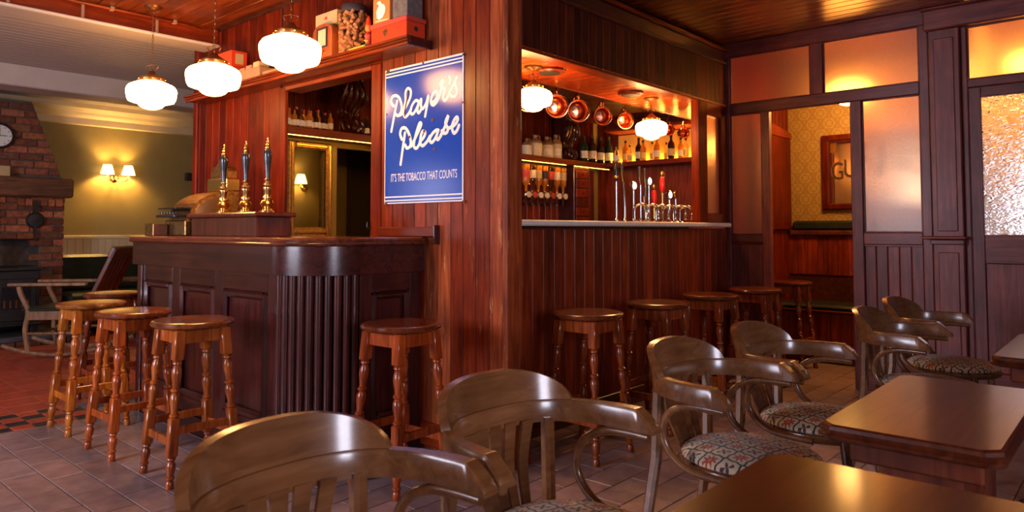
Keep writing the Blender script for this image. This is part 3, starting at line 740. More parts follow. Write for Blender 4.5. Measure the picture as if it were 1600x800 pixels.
# antique cash register
cr = empty('cash_register', (2.15, 4.62, 1.1121), 'antique embossed brass cash register at the far end of the bar', 'cash register')
MB().box(1.99, 2.36, 4.50, 4.80, 1.1125, 1.20, .006).build('drawer_base', M['old_brass'], cr)
pf = [(2.02, 1.20)]+[(2.02+.27*(1-math.cos(math.radians(a))), 1.22+.15*math.sin(math.radians(a))) for a in range(0, 91, 10)]+[(2.34, 1.37), (2.34, 1.20)]
MB().prism(pf, 'y', 4.50, 4.80).build('rounded_case', M['old_brass'], cr)
MB().prism([(2.05, 1.215)]+[(2.05+.2*(1-math.cos(math.radians(a))), 1.23+.11*math.sin(math.radians(a))) for a in range(0, 91, 15)]+[(2.27, 1.215)], 'y', 4.488, 4.502).build('side_panel', M['brass'], cr)
MB().box(2.26, 2.36, 4.515, 4.785, 1.37, 1.45, .008).build('display_case', M['brass'], cr)
MB().prism([(4.53, 1.45), (4.53, 1.49), (4.56, 1.52), (4.60, 1.525), (4.65, 1.56), (4.70, 1.525), (4.74, 1.52), (4.77, 1.49), (4.77, 1.45)], 'x', 2.28, 2.34).build('top_sign', M['old_brass'], cr)
k = MB(); 
for i in range(6):
    for j in range(2): k.box(1.945+.03*j, 1.97+.03*j, 4.53+.042*i, 4.56+.042*i, 1.235+.03*j, 1.243+.03*j, .002)
k.box(1.93, 2.05, 4.52, 4.79, 1.215, 1.23, .003); k.box(1.94, 2.04, 4.525, 4.785, 1.262, 1.270, .002)
k.build('keyboard', M['black'], cr)
cr.scale.z = 1.13
bx_ = empty('brass_money_box', (1.97, 4.80, 1.1121), 'small embossed brass box with red side beside the cash register', 'box')
MB().box(1.90, 1.985, 4.735, 4.86, 1.1125, 1.185, .004).build('body', M['table_z'], bx_)
MB().box(1.892, 1.902, 4.733, 4.862, 1.1125, 1.19, .003).build('embossed_plate', M['old_brass'], bx_)
# ------------------------------------------------------------------ shelf over the opening, and what stands on it
shf = empty('wall_shelf', (2.48, 4.1, 2.117), 'long moulded wooden shelf above the bar opening', 'shelf')
ZT = 2.165
MB().box(2.41, XS, 2.86, 5.46, 2.125, ZT, .003).build('shelf_board', M['shelf_y'], shf)
MB().box(2.398, 2.412, 2.853, 5.465, 2.117, 2.138, .005).build('front_moulding', M['shelf_y'], shf)
MB().box(2.392, 2.412, 2.850, 5.467, 2.139, 2.152, .005).build('front_moulding', M['shelf_y'], shf)
MB().box(2.386, 2.412, 2.846, 5.47, 2.153, 2.167, .004).build('front_moulding', M['shelf_y'], shf)
MB().box(2.41, XS, 2.846, 2.862, 2.117, 2.167, .004).build('end_moulding', M['bar_x'], shf)
ZT += .0005
rb = empty('red_tin_box', (2.48, 3.1, ZT), 'glossy red tin box at the near end of the wall shelf', 'tin')
MB().box(2.425, 2.555, 2.895, 3.20, ZT+.012, 2.262, .003).build('body', M['red_tin'], rb)
MB().box(2.42, 2.56, 2.89, 3.205, 2.262, 2.288, .004).build('lid', M['red_card'], rb)
MB().box(2.43, 2.55, 2.90, 3.195, ZT, ZT+.012, .002).build('base', M['dark_print'], rb)
e = MB(); e.lathe([(0, 0), (.019, 0), (.019, .002), (0, .002)], 18, (0, 0, 0), 'x'); e.xf(Matrix.Translation((2.4235, 3.075, 2.225)) @ Matrix.Diagonal((1, .75, 1.25, 1))); e.build('emblem', M['old_brass'], rb)
e = MB().box(2.4225, 2.424, 3.055, 3.095, 2.228, 2.234); e.build('emblem_bar', M['dark_print'], rb)
e = MB(); e.lathe([(0, 0), (.014, 0), (.014, .002), (0, .002)], 14, (2.49, 2.8945, 2.225), 'y'); e.build('end_emblem', M['dark_print'], rb)
ob = empty('orange_carton', (2.46, 3.12, 2.2885), 'orange carton with a white bird on the red tin', 'carton')
MB().box(2.43, 2.53, 3.045, 3.19, 2.2885, 2.43, .002).build('body', M['orange_card'], ob)
bird = [(3.155, 2.32), (3.135, 2.308), (3.105, 2.315), (3.085, 2.34), (3.08, 2.365), (3.092, 2.385), (3.115, 2.395), (3.125, 2.41), (3.145, 2.413), (3.16, 2.40), (3.145, 2.398), (3.138, 2.385), (3.15, 2.375), (3.16, 2.355)]
MB().prism(bird, 'x', 2.4285, 2.4305).build('bird_print', M['white_ink'], ob)
MB().prism([(y_*1.0+.0, z_) for y_, z_ in [(3.165, 2.30), (3.06, 2.296), (3.06, 2.300), (3.165, 2.304)]], 'x', 2.4285, 2.4305).build('print_line', M['white_ink'], ob)
tag(MB().box(2.44, 2.55, 2.91, 3.035, 2.2885, 2.42, .003).build('grey_carton', M['grey_card']), 'dark grey carton on the red tin beside the post boards', 'carton')
fg = empty('clown_figurine', (2.44, 3.243, ZT), 'small painted figurine in red and yellow beside the red tin', 'figurine')
c = (2.44, 3.243, ZT)
MB().lathe([(0, 0), (.022, 0), (.024, .02), (.016, .035), (.020, .06), (.024, .075), (.012, .095), (0, .1)], 12, c).build('body', M['red_card'], fg)
MB().lathe([(0, .092), (.016, .10), (.021, .118), (.015, .135), (0, .138)], 12, c).build('head', M['orange_card'], fg)
MB().lathe([(.016, .133), (.014, .15), (.012, .17), (.005, .185), (0, .19)], 10, c).build('hat', M['red_tin'], fg)
MB().lathe([(0, .03), (.018, .045), (.0, .06)], 8, (2.428, 3.243, ZT)).build('ruff', M['cream_card'], fg)
t_ = empty('green_tube', (2.41, 3.33, ZT), 'slim yellow green tube lying on the shelf in front of the jar', 'tube')
MB().tube([(2.412, 3.40, ZT+.009), (2.405, 3.235, ZT+.009)], .009, 8).build('tube', plain('green_yellow', (.35, .4, .03), .4), t_)
MB().tube([(2.405, 3.234, ZT+.009), (2.404, 3.215, ZT+.009)], .010, 8).build('cap', plain('green_cap', (.05, .25, .06), .4), t_)
# jar of corks
jr = empty('cork_jar', (2.475, 3.427, ZT), 'tall glass jar full of wine corks with a dark lid', 'jar')
jc = (2.475, 3.427, ZT); JR = .088
MB().lathe([(0, 0), (JR*.96, 0), (JR, .008), (JR, .215), (JR*.92, .235), (JR*.78, .25)], 28, jc).build('glass', M['jar_glass'], jr)
MB().lathe([(0, .245), (JR*.84, .245), (JR*.86, .25), (JR*.86, .285), (JR*.80, .292), (0, .292)], 28, jc).build('lid', M['dark_print'], jr)
ck = MB().lathe([(0, -.019), (.0105, -.019), (.0115, -.016), (.0115, .016), (.0105, .019), (0, .019)], 8).mesh('cork'); ck.materials.append(M['cork'])
for i in range(190):
    lay = i // 14; rr = JR*(.80 if (i % 14) < 10 else .42); a = 2*PI*((i % 14)/10 if (i % 14) < 10 else (i % 14)/4)+lay*.7+random.uniform(-.2, .2)
    zz = .018+lay*.0165
    if zz > .238: break
    o = inst('cork', ck, jr, (jc[0]+rr*math.cos(a), jc[1]+rr*math.sin(a), jc[2]+zz), (random.uniform(0, PI), random.uniform(0, PI), random.uniform(0, PI)), color=shade_rgb(.35))
# old radio and envelope
rd = empty('wooden_radio', (2.47, 3.67, ZT), 'small old wooden radio with cream dial on the shelf', 'radio')
rp = [(3.568, ZT+.012), (3.568, ZT+.15), (3.575, ZT+.185), (3.60, ZT+.21), (3.64, ZT+.218), (3.70, ZT+.218), (3.74, ZT+.21), (3.765, ZT+.185), (3.772, ZT+.15), (3.772, ZT+.012)]
MB().prism(rp, 'x', 2.42, 2.54).build('case', M['radio'], rd)
MB().box(2.416, 2.421, 3.625, 3.71, ZT+.085, ZT+.185, .002).build('dial', M['dial'], rd)
for (a, b, c_, d_) in ((3.615, 3.72, ZT+.185, ZT+.195), (3.615, 3.72, ZT+.075, ZT+.085), (3.615, 3.625, ZT+.085, ZT+.185), (3.71, 3.72, ZT+.085, ZT+.185)):
    MB().box(2.412, 2.421, a, b, c_, d_, .002).build('dial_frame', M['dark_print'], rd)
MB().lathe([(0, -.012), (.012, -.012), (.014, 0), (0, 0)], 12, (2.42, 3.665, ZT+.045), 'x').build('knob', M['brass'], rd)
for y in (3.60, 3.74): MB().box(2.43, 2.53, y-.012, y+.012, ZT, ZT+.013, .002).build('foot', M['dark_print'], rd)
tag(MB().box(2.45, 2.53, 3.565, 3.79, ZT+.219, ZT+.30, .003).build('cream_box', M['cream_card']), 'flat cream cardboard box lying on top of the wooden radio', 'box')
MB().box(2.4485, 2.4505, 3.665, 3.69, ZT+.255, ZT+.272).build('print', M['red_card'], bpy.data.objects['cream_box'])
# cartons further along
tag(MB().box(2.43, 2.55, 4.42, 4.72, ZT, ZT+.085, .003).build('wooden_crate', M['pale_card']), 'pale wooden crate on the shelf behind the nearest lamp', 'crate')
for i, (y, z0, z1) in enumerate(((4.45, .087, .125), (4.55, .087, .115), (4.64, .087, .108))):
    tag(MB().box(2.44, 2.52, y, y+.075, ZT+z0, ZT+z1, .003).build('paper_packet', M['pale_card'] if i else M['cream_card']), ['tallest pale packet on the shelf crate', 'middle pale packet on the shelf crate', 'lowest pale packet on the shelf crate'][i], 'packet', 'packets on the crate')
tag(MB().box(2.42, 2.55, 4.76, 5.02, ZT, ZT+.13, .003).build('red_carton', M['red_card']), 'plain dark red carton on the shelf behind the middle lamp', 'carton')
cc = tag(MB().box(2.42, 2.54, 4.79, 5.03, ZT+.1305, ZT+.255, .003).build('red_cream_carton', M['red_tin']), 'bright red carton with cream printed panels on top of the dark red carton', 'carton')
MB().box(2.4185, 2.4205, 4.90, 4.99, ZT+.15, ZT+.19).build('cream_print', M['cream_card'], cc); MB().box(2.45, 2.51, 4.7885, 4.7905, ZT+.16, ZT+.235).build('cream_print', M['cream_card'], cc)
tag(MB().box(2.43, 2.55, 4.16, 4.38, ZT, ZT+.04, .004).build('flat_parcel', M['pale_card']), 'flat brown parcel on the shelf under the nearest lamp', 'parcel')
# ------------------------------------------------------------------ enamel sign
sg = empty('enamel_sign', (XS-.004, 2.923, 1.295), "blue enamel tobacco sign reading Player's Please", 'sign')
MB().box(XS-.006, XS-.001, 2.604, 3.243, 1.296, 2.062, .001).build('plate', M['white_ink'], sg)
MB().box(XS-.0072, XS-.005, 2.612, 3.235, 1.338, 2.015, 0).build('blue_field', M['blue'], sg)
for z0, z1 in ((1.303, 1.3105), (1.3175, 1.330), (2.023, 2.033), (2.041, 2.051)):
    MB().box(XS-.0072, XS-.005, 2.612, 3.235, z0, z1, 0).build('blue_line', M['blue'], sg)
XSG = XS-.0074
def stroke(mb, px, w_, sc, ox, oy, dx=0.0):
    pts = [hx(ox+p[0]/sc, oy+p[1]/sc, XS-.007) for p in px]
    P = cat_rom([(0, p.y, p.z) for p in pts], 5); k = len(mb.v)
    P = [P[0]-(P[1]-P[0]).normalized()*w_*.35]+P+[P[-1]+(P[-1]-P[-2]).normalized()*w_*.35]
    rr = [w_*.25]+[w_/2]*(len(P)-2)+[w_*.25]
    mb.tube(P, rr, 10)
    for q in range(k, len(mb.v)): v = mb.v[q]; mb.v[q] = (XSG-dx+v[0]*.07, v[1], v[2])
A5 = (6.667, 590, 80); A6 = (5.713, 590, 190)
WORD1 = [[(170, 575), (142, 535), (152, 480), (190, 462), (228, 490), (250, 560), (245, 630), (215, 672), (188, 655)],
 [(205, 515), (180, 640), (150, 800), (143, 840)],
 [(215, 672), (255, 650), (300, 570), (340, 480), (345, 410), (315, 388), (292, 430), (290, 520), (270, 620), (285, 685), (325, 650), (350, 600)],
 [(432, 525), (395, 515), (355, 575), (345, 640), (372, 652), (410, 590), (435, 520), (415, 610), (430, 642), (458, 600)],
 [(446, 510), (456, 502), (452, 562), (470, 600), (505, 545), (530, 462), (520, 540), (495, 682)],
 [(560, 535), (588, 522), (618, 482), (622, 436), (598, 420), (566, 470), (556, 535), (582, 562), (622, 520), (648, 455)],
 [(648, 455), (668, 372), (686, 318), (672, 305), (655, 340), (668, 385), (702, 392), (690, 440), (684, 490), (700, 512), (726, 485), (752, 430)],
 [(745, 262), (756, 295), (748, 330)],
 [(745, 440), (790, 350), (832, 255), (808, 310), (812, 360), (828, 410), (812, 465), (778, 472), (752, 445)]]
WORD2 = [[(218, 160), (202, 112), (216, 62), (250, 60), (280, 108), (296, 170), (290, 220), (262, 236), (246, 208)], [(245, 98), (225, 240), (205, 385)],
 [(300, 222), (335, 150), (375, 65), (390, 22), (375, 15), (352, 80), (330, 165), (325, 222), (350, 236), (385, 180)],
 [(375, 185), (415, 135), (425, 95), (402, 88), (386, 130), (382, 188), (402, 216), (440, 180), (468, 130)],
 [(545, 78), (518, 80), (482, 120), (466, 165), (486, 186), (520, 140), (545, 72), (526, 135), (540, 160), (570, 118)],
 [(562, 125), (600, 50), (632, -52), (612, -15), (606, 20), (626, 58), (620, 95), (592, 104), (572, 80)],
 [(635, 60), (688, 30), (716, -18), (706, -40), (682, -10), (664, 48), (680, 102), (708, 80), (728, 30)]]
w1 = MB()
for s_ in WORD1: stroke(w1, s_, .0175, *A5)
for s_ in WORD2: stroke(w1, s_, .019, *A6)
w1.build('script_lettering', M['white_ink'], sg)
def text_mesh(txt, parent, name, origin, ux, uz, width, height, mat):
    cu = bpy.data.curves.new(name, 'FONT'); cu.body = txt; cu.resolution_u = 3
    to = bpy.data.objects.new(name, cu); COL.objects.link(to)
    dg = bpy.context.evaluated_depsgraph_get(); me = bpy.data.meshes.new_from_object(to.evaluated_get(dg)); bpy.data.objects.remove(to)
    xs = [v.co.x for v in me.vertices]; ys = [v.co.y for v in me.vertices]
    x0, x1, y0, y1 = min(xs), max(xs), min(ys), max(ys)
    O = Vector(origin)-wloc(parent); ux = Vector(ux); uz = Vector(uz)
    for v in me.vertices: v.co = O + ux*((v.co.x-x0)/(x1-x0)*width) + uz*((v.co.y-y0)/(y1-y0)*height)
    me.materials.append(mat); o = bpy.data.objects.new(name, me); COL.objects.link(o); o.parent = parent; return o
pL = hx(611, 284.5, XSG); pR = hx(714, 280, XSG)
text_mesh("IT'S THE TOBACCO THAT COUNTS", sg, 'slogan_lettering', (XSG, pL.y, pL.z), (0, -1, 0), (0, 0, 1), pL.y-pR.y, .046, M['white_ink'])
for (px, py, r) in ((678, 233, .009), (676, 187.5, .010), (606.5, 111, .012), (661, 98.5, .006), (724, 85, .006), (604, 179, .005), (723, 160, .005), (603, 318, .010), (725, 315, .008), (663, 205, .009), (640, 214, .008)):
    p = hx(px, py, XSG); MB().lathe([(0, -.0022), (r, -.0022), (r*1.1, .0005)], 10, (XSG, p.y, p.z), 'x').build('rust_spot', M['rust'], sg)
rs = MB(); stroke(rs, [(318, 405), (312, 480), (295, 570), (282, 640), (288, 680)], .009, *A5, .002); rs.build('rust_streak', M['rust'], sg)
for (px, py) in ((606.5, 111), (724, 85), (603.5, 318), (724, 314), (661, 98.5)):
    p = hx(px, py, XSG); MB().lathe([(0, -.004), (.004, -.002), (.005, .001)], 8, (XSG-.001, p.y, p.z), 'x').build('screw', M['iron'], sg)
tag(MB().tube(cat_rom([(XS-.008, 3.36, 1.165), (XS-.03, 3.362, 1.16), (XS-.034, 3.362, 1.18), (XS-.03, 3.362, 1.195)], 4), .005, 6).build('coat_hook', M['iron']), 'small dark hook on the door jamb beside the bar top', 'hook')
# ------------------------------------------------------------------ bar stools
HS = .725
def make_stool():
    t = empty('bar_stool', (0, 0, 0))
    MB().lathe([(0, HS-.034), (.155, HS-.034), (.172, HS-.031), (.183, HS-.024), (.186, HS-.015), (.182, HS-.006), (.172, HS-.001), (.150, HS-.003), (.08, HS-.007), (0, HS-.008)], 40).build('seat', M['stool_seat'], t, False)
    zt = HS-.034; tx, bx_ = .105, .155
    def at(z, s): k = bx_+(tx-bx_)*z/zt; return k*s[0], k*s[1]
    prof = [(.017, 0), (.019, .004), (.0175, .03), (.014, .036), (.019, .042), (.019, .05), (.014, .054), (.021, .085), (.020, .105), (.0135, .118), (.019, .124), (.019, .13), (.015, .136)]
    prof2 = [(.015, .305), (.021, .311), (.021, .318), (.0145, .325), (.0155, .34), (.022, .375), (.0215, .40), (.014, .415), (.021, .421), (.021, .43), (.014, .437), (.016, .455), (.0225, .492), (.021, .515), (.014, .535), (.020, .541), (.020, .548), (.015, .555)]
    for s in ((-1, -1), (1, -1), (1, 1), (-1, 1)):
        mb = MB(); mb.lathe(prof, 12); mb.lathe(prof2, 12)
        w_ = .0215
        mb.box(-w_, w_, -w_, w_, .135, .306, .006); mb.box(-w_-.002, w_+.002, -w_-.002, w_+.002, .555, zt, .006)
        mb.v = [(p[0]+at(p[2], s)[0], p[1]+at(p[2], s)[1], p[2]) for p in mb.v]
        mb.build('leg', M['stool_z'], t, False)
    def bar_(name, a, b, z, h, th):
        pa = at(z, a); pb = at(z, b); mb = MB()
        if a[0] != b[0]: mb.box(min(pa[0], pb[0])+.015, max(pa[0], pb[0])-.015, pa[1]-th/2, pa[1]+th/2, z-h/2, z+h/2, .003)
        else: mb.box(pa[0]-th/2, pa[0]+th/2, min(pa[1], pb[1])+.015, max(pa[1], pb[1])-.015, z-h/2, z+h/2, .003)
        mb.build(name, M['stool_z'], t, False)
    for a, b in (((-1, -1), (1, -1)), ((-1, 1), (1, 1))):
        bar_('stretcher', a, b, .245, .036, .018); bar_('apron', a, b, zt-.035, .06, .018)
    for a, b in (((-1, -1), (-1, 1)), ((1, -1), (1, 1))):
        bar_('stretcher', a, b, .195, .036, .018); bar_('apron', a, b, zt-.035, .06, .018)
    return t
stool0 = make_stool()
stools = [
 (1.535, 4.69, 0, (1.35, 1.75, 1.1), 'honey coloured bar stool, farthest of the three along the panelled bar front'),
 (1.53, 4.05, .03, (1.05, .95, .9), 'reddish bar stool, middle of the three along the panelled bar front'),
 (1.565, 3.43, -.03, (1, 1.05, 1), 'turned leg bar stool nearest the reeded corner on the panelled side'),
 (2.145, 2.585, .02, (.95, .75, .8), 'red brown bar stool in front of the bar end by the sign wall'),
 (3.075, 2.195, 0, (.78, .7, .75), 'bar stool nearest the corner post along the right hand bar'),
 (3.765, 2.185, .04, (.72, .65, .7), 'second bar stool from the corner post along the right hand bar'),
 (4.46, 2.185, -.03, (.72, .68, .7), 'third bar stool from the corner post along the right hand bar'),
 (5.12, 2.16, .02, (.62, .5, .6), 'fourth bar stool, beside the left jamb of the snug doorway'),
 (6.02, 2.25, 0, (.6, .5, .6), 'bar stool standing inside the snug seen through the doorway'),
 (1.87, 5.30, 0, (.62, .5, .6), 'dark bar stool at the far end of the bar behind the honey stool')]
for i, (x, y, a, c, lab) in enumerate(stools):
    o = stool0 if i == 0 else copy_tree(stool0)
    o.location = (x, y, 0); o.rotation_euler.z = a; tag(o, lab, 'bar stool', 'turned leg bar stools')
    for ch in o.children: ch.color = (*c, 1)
# ------------------------------------------------------------------ bentwood armchairs
def make_chair():
    t = empty('armchair', (0, 0, 0))
    half = [(0, .218), (.081, .2115), (.152, .188), (.206, .1415), (.239, .074), (.254, 0), (.258, -.055), (.260, -.105)]
    ctrl = [(-x, y, 0) for x, y in half[:0:-1]]+[(x, y, 0) for x, y in half]
    P = cat_rom(ctrl, 6); n = len(P)
    arc_ = [0]
    for i in range(1, n): arc_.append(arc_[-1]+(P[i]-P[i-1]).length)
    L = arc_[-1]
    def frame(i):
        a = P[max(0, i-1)]; b = P[min(n-1, i+1)]; tt = (b-a).normalized(); return tt, Vector((tt.y, -tt.x, 0))   # tangent, inward/outward
    secs = []
    for i in range(n):
        tt, nn = frame(i); e_ = min(arc_[i], L-arc_[i]); s = e_/L
        out = -nn if nn.dot(Vector((P[i].x, P[i].y-.02, 0))) < 0 else nn
        wd = .031+.014*max(0, 1-s/.22); zt = .700; hgt = .056
        zb = zt-hgt
        if e_ < .05: zt = zb+.012+(hgt-.012)*(e_/.05)**.75
        if e_ < .05: hgt = zt-zb
        o_, i_ = out*wd*.5, out*wd*.5
        c = P[i]
        secs.append([tuple(c+o_*1.0+Vector((0, 0, zt-min(.008, hgt*.4)))), tuple(c+o_*.75+Vector((0, 0, zt))), tuple(c-i_*.75+Vector((0, 0, zt))), tuple(c-i_+Vector((0, 0, zt-min(.008, hgt*.4)))), tuple(c-i_*.9+Vector((0, 0, zb))), tuple(c+o_*.9+Vector((0, 0, zb)))])
    rail = MB().sweep(secs, True, True, True); rail.build('arm_rail', M['chair'], t, False)
    # crest
    mid = L/2; s0 = .242; rows = 6
    def crest(front):
        g = []
        for i in range(n):
            s = arc_[i]-mid
            if abs(s) > s0: continue
            tt, nn = frame(i); out = -nn if nn.dot(Vector((P[i].x, P[i].y-.02, 0))) < 0 else nn
            h = .092*(max(0, 1-(abs(s)/s0)**2.6))**.62
            g.append([P[i]+out*((-.006 if front else .016)+.02*(j/rows)*(h/.09))+Vector((0, 0, .692+h*j/rows)) for j in range(rows+1)])
        return g
    A, B = crest(True), crest(False)
    secs = [[tuple(p) for p in a]+[tuple(p) for p in b[::-1]] for a, b in zip(A, B)]
    MB().sweep(secs, True, True, True).build('crest', M['chair'], t, False)
    # slats fanning up from the seat
    for k in range(5):
        u = (k-2)/2; top = Vector((u*.10, .206-.018*u*u, .655)); bot = Vector((u*.058, .16-.012*u*u, .445)); mid_ = (top+bot)/2+Vector((0, .016, 0))
        pts = cat_rom([tuple(bot), tuple(mid_), tuple(top)], 5); secs = []
        for q, p in enumerate(pts):
            w_ = .013+.007*q/(len(pts)-1); secs.append([(p.x-w_, p.y-.004, p.z), (p.x+w_, p.y-.004, p.z), (p.x+w_, p.y+.004, p.z), (p.x-w_, p.y+.004, p.z)])
        MB().sweep(secs, True, False, True).build('back_slat', M['chair'], t, False)
    for s in (-1, 1):
        secs = []
        for (x, y, z, w_) in ((.205, .25, 0, .015), (.19, .21, .22, .0165), (.175, .18, .44, .018), (.165, .176, .655, .0175)):
            secs.append([(s*x+w_*a, y+w_*.9*b, z) for a, b in ((-1, -.5), (-.5, -1), (.5, -1), (1, -.5), (1, .5), (.5, 1), (-.5, 1), (-1, .5))])
        MB().sweep(secs, True, False, True).build('back_leg', M['chair'], t, False)
        MB().tube([(s*.175, -.235, 0), (s*.165, -.21, .22), (s*.155, -.185, .43)], [.0125, .0155, .0175], 10).build('front_leg', M['chair'], t, False)
        MB().tube(cat_rom([(s*.253, -.085, .633), (s*.248, -.02, .634), (s*.24, .045, .628), (s*.232, .10, .600), (s*.226, .126, .55), (s*.224, .118, .50), (s*.224, .08, .458), (s*.222, .02, .434), (s*.214, -.10, .426)], 6), .0115, 12).build('arm_hoop', M['chair'], t, False)
    seat = MB().lathe([(0, .412), (.195, .412), (.212, .418), (.216, .43), (.212, .442), (.19, .446)], 36); seat.xf(Matrix.Translation((0, -.05, 0)) @ Matrix.Diagonal((1.0, 1.03, 1, 1))); seat.build('seat_frame', M['chair'], t, False)
    cu = MB().lathe([(.197, .444), (.205, .449), (.203, .458), (.185, .470), (.15, .479), (.09, .486), (.0, .489)], 36); cu.xf(Matrix.Translation((0, -.05, 0)) @ Matrix.Diagonal((1.0, 1.03, 1, 1))); cu.build('cushion', M['tapestry'], t, False)
    ring = [(.175*math.cos(2*PI*i/28), -.005+.19*math.sin(2*PI*i/28), .205) for i in range(28)]
    MB().tube(ring, .009, 8, True).build('leg_ring', M['chair'], t, False)
    return t
ch0 = make_chair()
chairs = [(.747, 1.044, .035, 'bentwood armchair in the left foreground, only its back and right arm in view'),
 (1.328, 1.042, -.06, 'bentwood armchair second from the left, in front of the corner post'),
 (2.18, .993, .0, 'bentwood armchair with tapestry seat showing beside the nearest table'),
 (2.755, .972, -.02, 'bentwood armchair by the left corner of the middle table'),
 (3.675, .80, .024, 'bentwood armchair beside the snug door jamb, left one of the far pair'),
 (4.315, .83, -.06, 'bentwood armchair with patterned seat farthest away, below the pilaster')]
for i, (x, y, a, lab) in enumerate(chairs):
    o = ch0 if i == 0 else copy_tree(ch0)
    o.location = (x, y, 0); o.rotation_euler.z = a; tag(o, lab, 'armchair', 'bentwood armchairs at the tables')
# ------------------------------------------------------------------ tables
def make_table(x0, x1, y0, y1, z, label, moulded=True):
    t = empty('pub_table', ((x0+x1)/2, (y0+y1)/2, 0), label, 'table', 'wooden pub tables')
    c = .028
    def ring(o_, zz):
        a, b, p, q = x0-o_, x1+o_, y0-o_, y1+o_
        return [(a+c, p, zz), (b-c, p, zz), (b, p+c, zz), (b, q-c, zz), (b-c, q, zz), (a+c, q, zz), (a, q-c, zz), (a, p+c, zz)]
    pf = [(-.02, z-.036), (-.006, z-.036), (0, z-.030), (.001, z-.024), (-.006, z-.020), (-.004, z-.012), (-.006, z-.004), (-.012, z)] if moulded else [(-.012, z-.03), (-.003, z-.03), (0, z-.026), (0, z-.005), (-.006, z)]
    MB().sweep([ring(o_, zz) for o_, zz in pf], True, False, True).build('table_top', M['table'], t)
    mx, my = (x0+x1)/2, (y0+y1)/2
    MB().box(x0+.09, x1-.09, y0+.05, y1-.05, z-.10, z-.0365, .006).build('apron', M['table_z'], t)
    for s in (-1, 1):
        xx = mx+s*(x1-x0)*.24
        MB().box(xx-.05, xx+.05, my-.085, my+.085, .05, z-.10, .012).build('pedestal', M['table_z'], t)
        MB().prism([(my-.20, 0), (my-.20, .03), (my-.10, .06), (my+.10, .06), (my+.20, .03), (my+.20, 0)], 'x', xx-.04, xx+.04).build('foot', M['iron'], t)
    MB().box(mx-(x1-x0)*.24, mx+(x1-x0)*.24, my-.015, my+.015, .18, .25, .004).build('stretcher', M['table_z'], t)
    return t
make_table(.74, 1.463, -.06, .588, .70, 'glossy wooden table in the right foreground', False)
make_table(1.737, 2.506, .225, .596, .70, 'glossy wooden table with clipped corners and moulded edge, middle one')
make_table(3.06, 3.83, .02, .436, .70, 'wooden table farthest back, its corner at the right edge')
# ------------------------------------------------------------------ right-hand bar counter and what is on it
ct = MB().box(XS+.118, XP-.005, YB-.045, 3.02, 1.172, 1.206, .008)
tag(ct.build('stone_worktop', M['marble']), 'pale stone top of the right hand bar', 'worktop')
tag(MB().box(XS+.118, 5.07, YB+.08, 2.98, 0, 1.172).build('bar_counter_cabinet', M['dark_x']), 'dark wooden underside cabinet of the right hand bar behind the boards', 'cabinet')
# beer taps
def hyp(x, y, Y): d = ray(x, y); return EYE + d*(Y/d.y)
ZB = 1.2065
YT = 2.80
def spout(px, lab):
    p = hyp(px, 345, YT); x = p.x
    t = empty('tap_spout', (x, YT, ZB), lab, 'beer tap', 'chrome tap spouts on the bar')
    MB().lathe([(0, 0), (.022, 0), (.022, .006), (.012, .012), (.010, .02)], 14, (x, YT+.05, ZB)).build('base', M['chrome'], t)
    MB().tube(cat_rom([(x-.02, YT+.05, ZB+.02), (x-.02, YT+.05, ZB+.09), (x-.014, YT+.035, ZB+.125), (x, YT, ZB+.135), (x+.012, YT-.03, ZB+.12), (x+.015, YT-.04, ZB+.08), (x+.015, YT-.04, ZB+.03)], 5), .0095, 10).build('pipe', M['chrome'], t)
    MB().lathe([(.0095, .025), (.013, .028), (.013, .07), (.0095, .075)], 10, (x+.015, YT-.04, ZB)).build('nozzle', M['chrome'], t)
for i, px in enumerate((1003, 1020, 1036, 1047, 1063, 1073)): spout(px, ['chrome tap spout at the left end of the row', 'second chrome tap spout from the left', 'third chrome tap spout from the left', 'fourth chrome tap spout from the left', 'fifth chrome tap spout from the left', 'chrome tap spout at the right end, by the red post'][i])
def font(px, h, kind, lab, lean=0.0):
    p = hyp(px, 345, YT+.12); x = p.x; y = YT+.12
    t = empty('beer_font', (x, y, ZB), lab, 'beer tap', 'beer fonts on the bar')
    c = (x, y, ZB)
    MB().lathe([(0, 0), (.03, 0), (.03, .008), (.018, .016), (.014, .03)], 16, c).build('base', M['chrome'], t)
    top = (x+lean, y, ZB+h)
    MB().tube(cat_rom([(x, y, ZB+.02), (x, y, ZB+h*.35), (x+lean*.35, y, ZB+h*.7), top], 5), [.013]*15+[.014], 12).build('column', M['chrome'] if kind != 'red' else M['brass'], t)
    if kind == 'black':
        MB().lathe([(.012, 0), (.016, .02), (.017, .10), (.014, .13), (0, .135)], 12, top).build('handle', M['black'], t)
        MB().lathe([(.017, .02), (.0185, .025), (.0185, .04), (.017, .045)], 12, top).build('band', M['brass'], t)
    elif kind in ('badge', 'badge2'):
        b = MB().lathe([(0, -.012), (.03, -.012), (.036, -.006), (.036, .006), (.03, .012), (0, .012)], 20, (top[0], top[1], top[2]+.03), 'y').build('badge_rim', M['chrome'], t)
        MB().lathe([(0, -.016), (.024, -.015), (.028, -.011)], 20, (top[0], top[1], top[2]+.03), 'y').build('lit_badge', M[kind], b)
    elif kind == 'red':
        MB().lathe([(.012, 0), (.02, .03), (.022, .07), (.018, .12), (.012, .13)], 14, top).build('handle', M['red_plastic'], t)
        MB().lathe([(.014, .128), (.02, .14), (.016, .16), (.006, .172), (0, .175)], 12, top).build('finial', M['old_brass'], t)
    elif kind == 'gold':
        MB().lathe([(0, -.008), (.026, -.008), (.03, 0), (.026, .008), (0, .008)], 18, (top[0], top[1], top[2]+.03), 'y').build('badge', M['brass'], t)
    elif kind == 'lever':
        MB().tube([top, (top[0]-.03, y-.01, ZB+h+.06), (top[0]-.035, y-.01, ZB+h+.14)], [.008, .011, .014], 10).build('lever', M['chrome'], t)
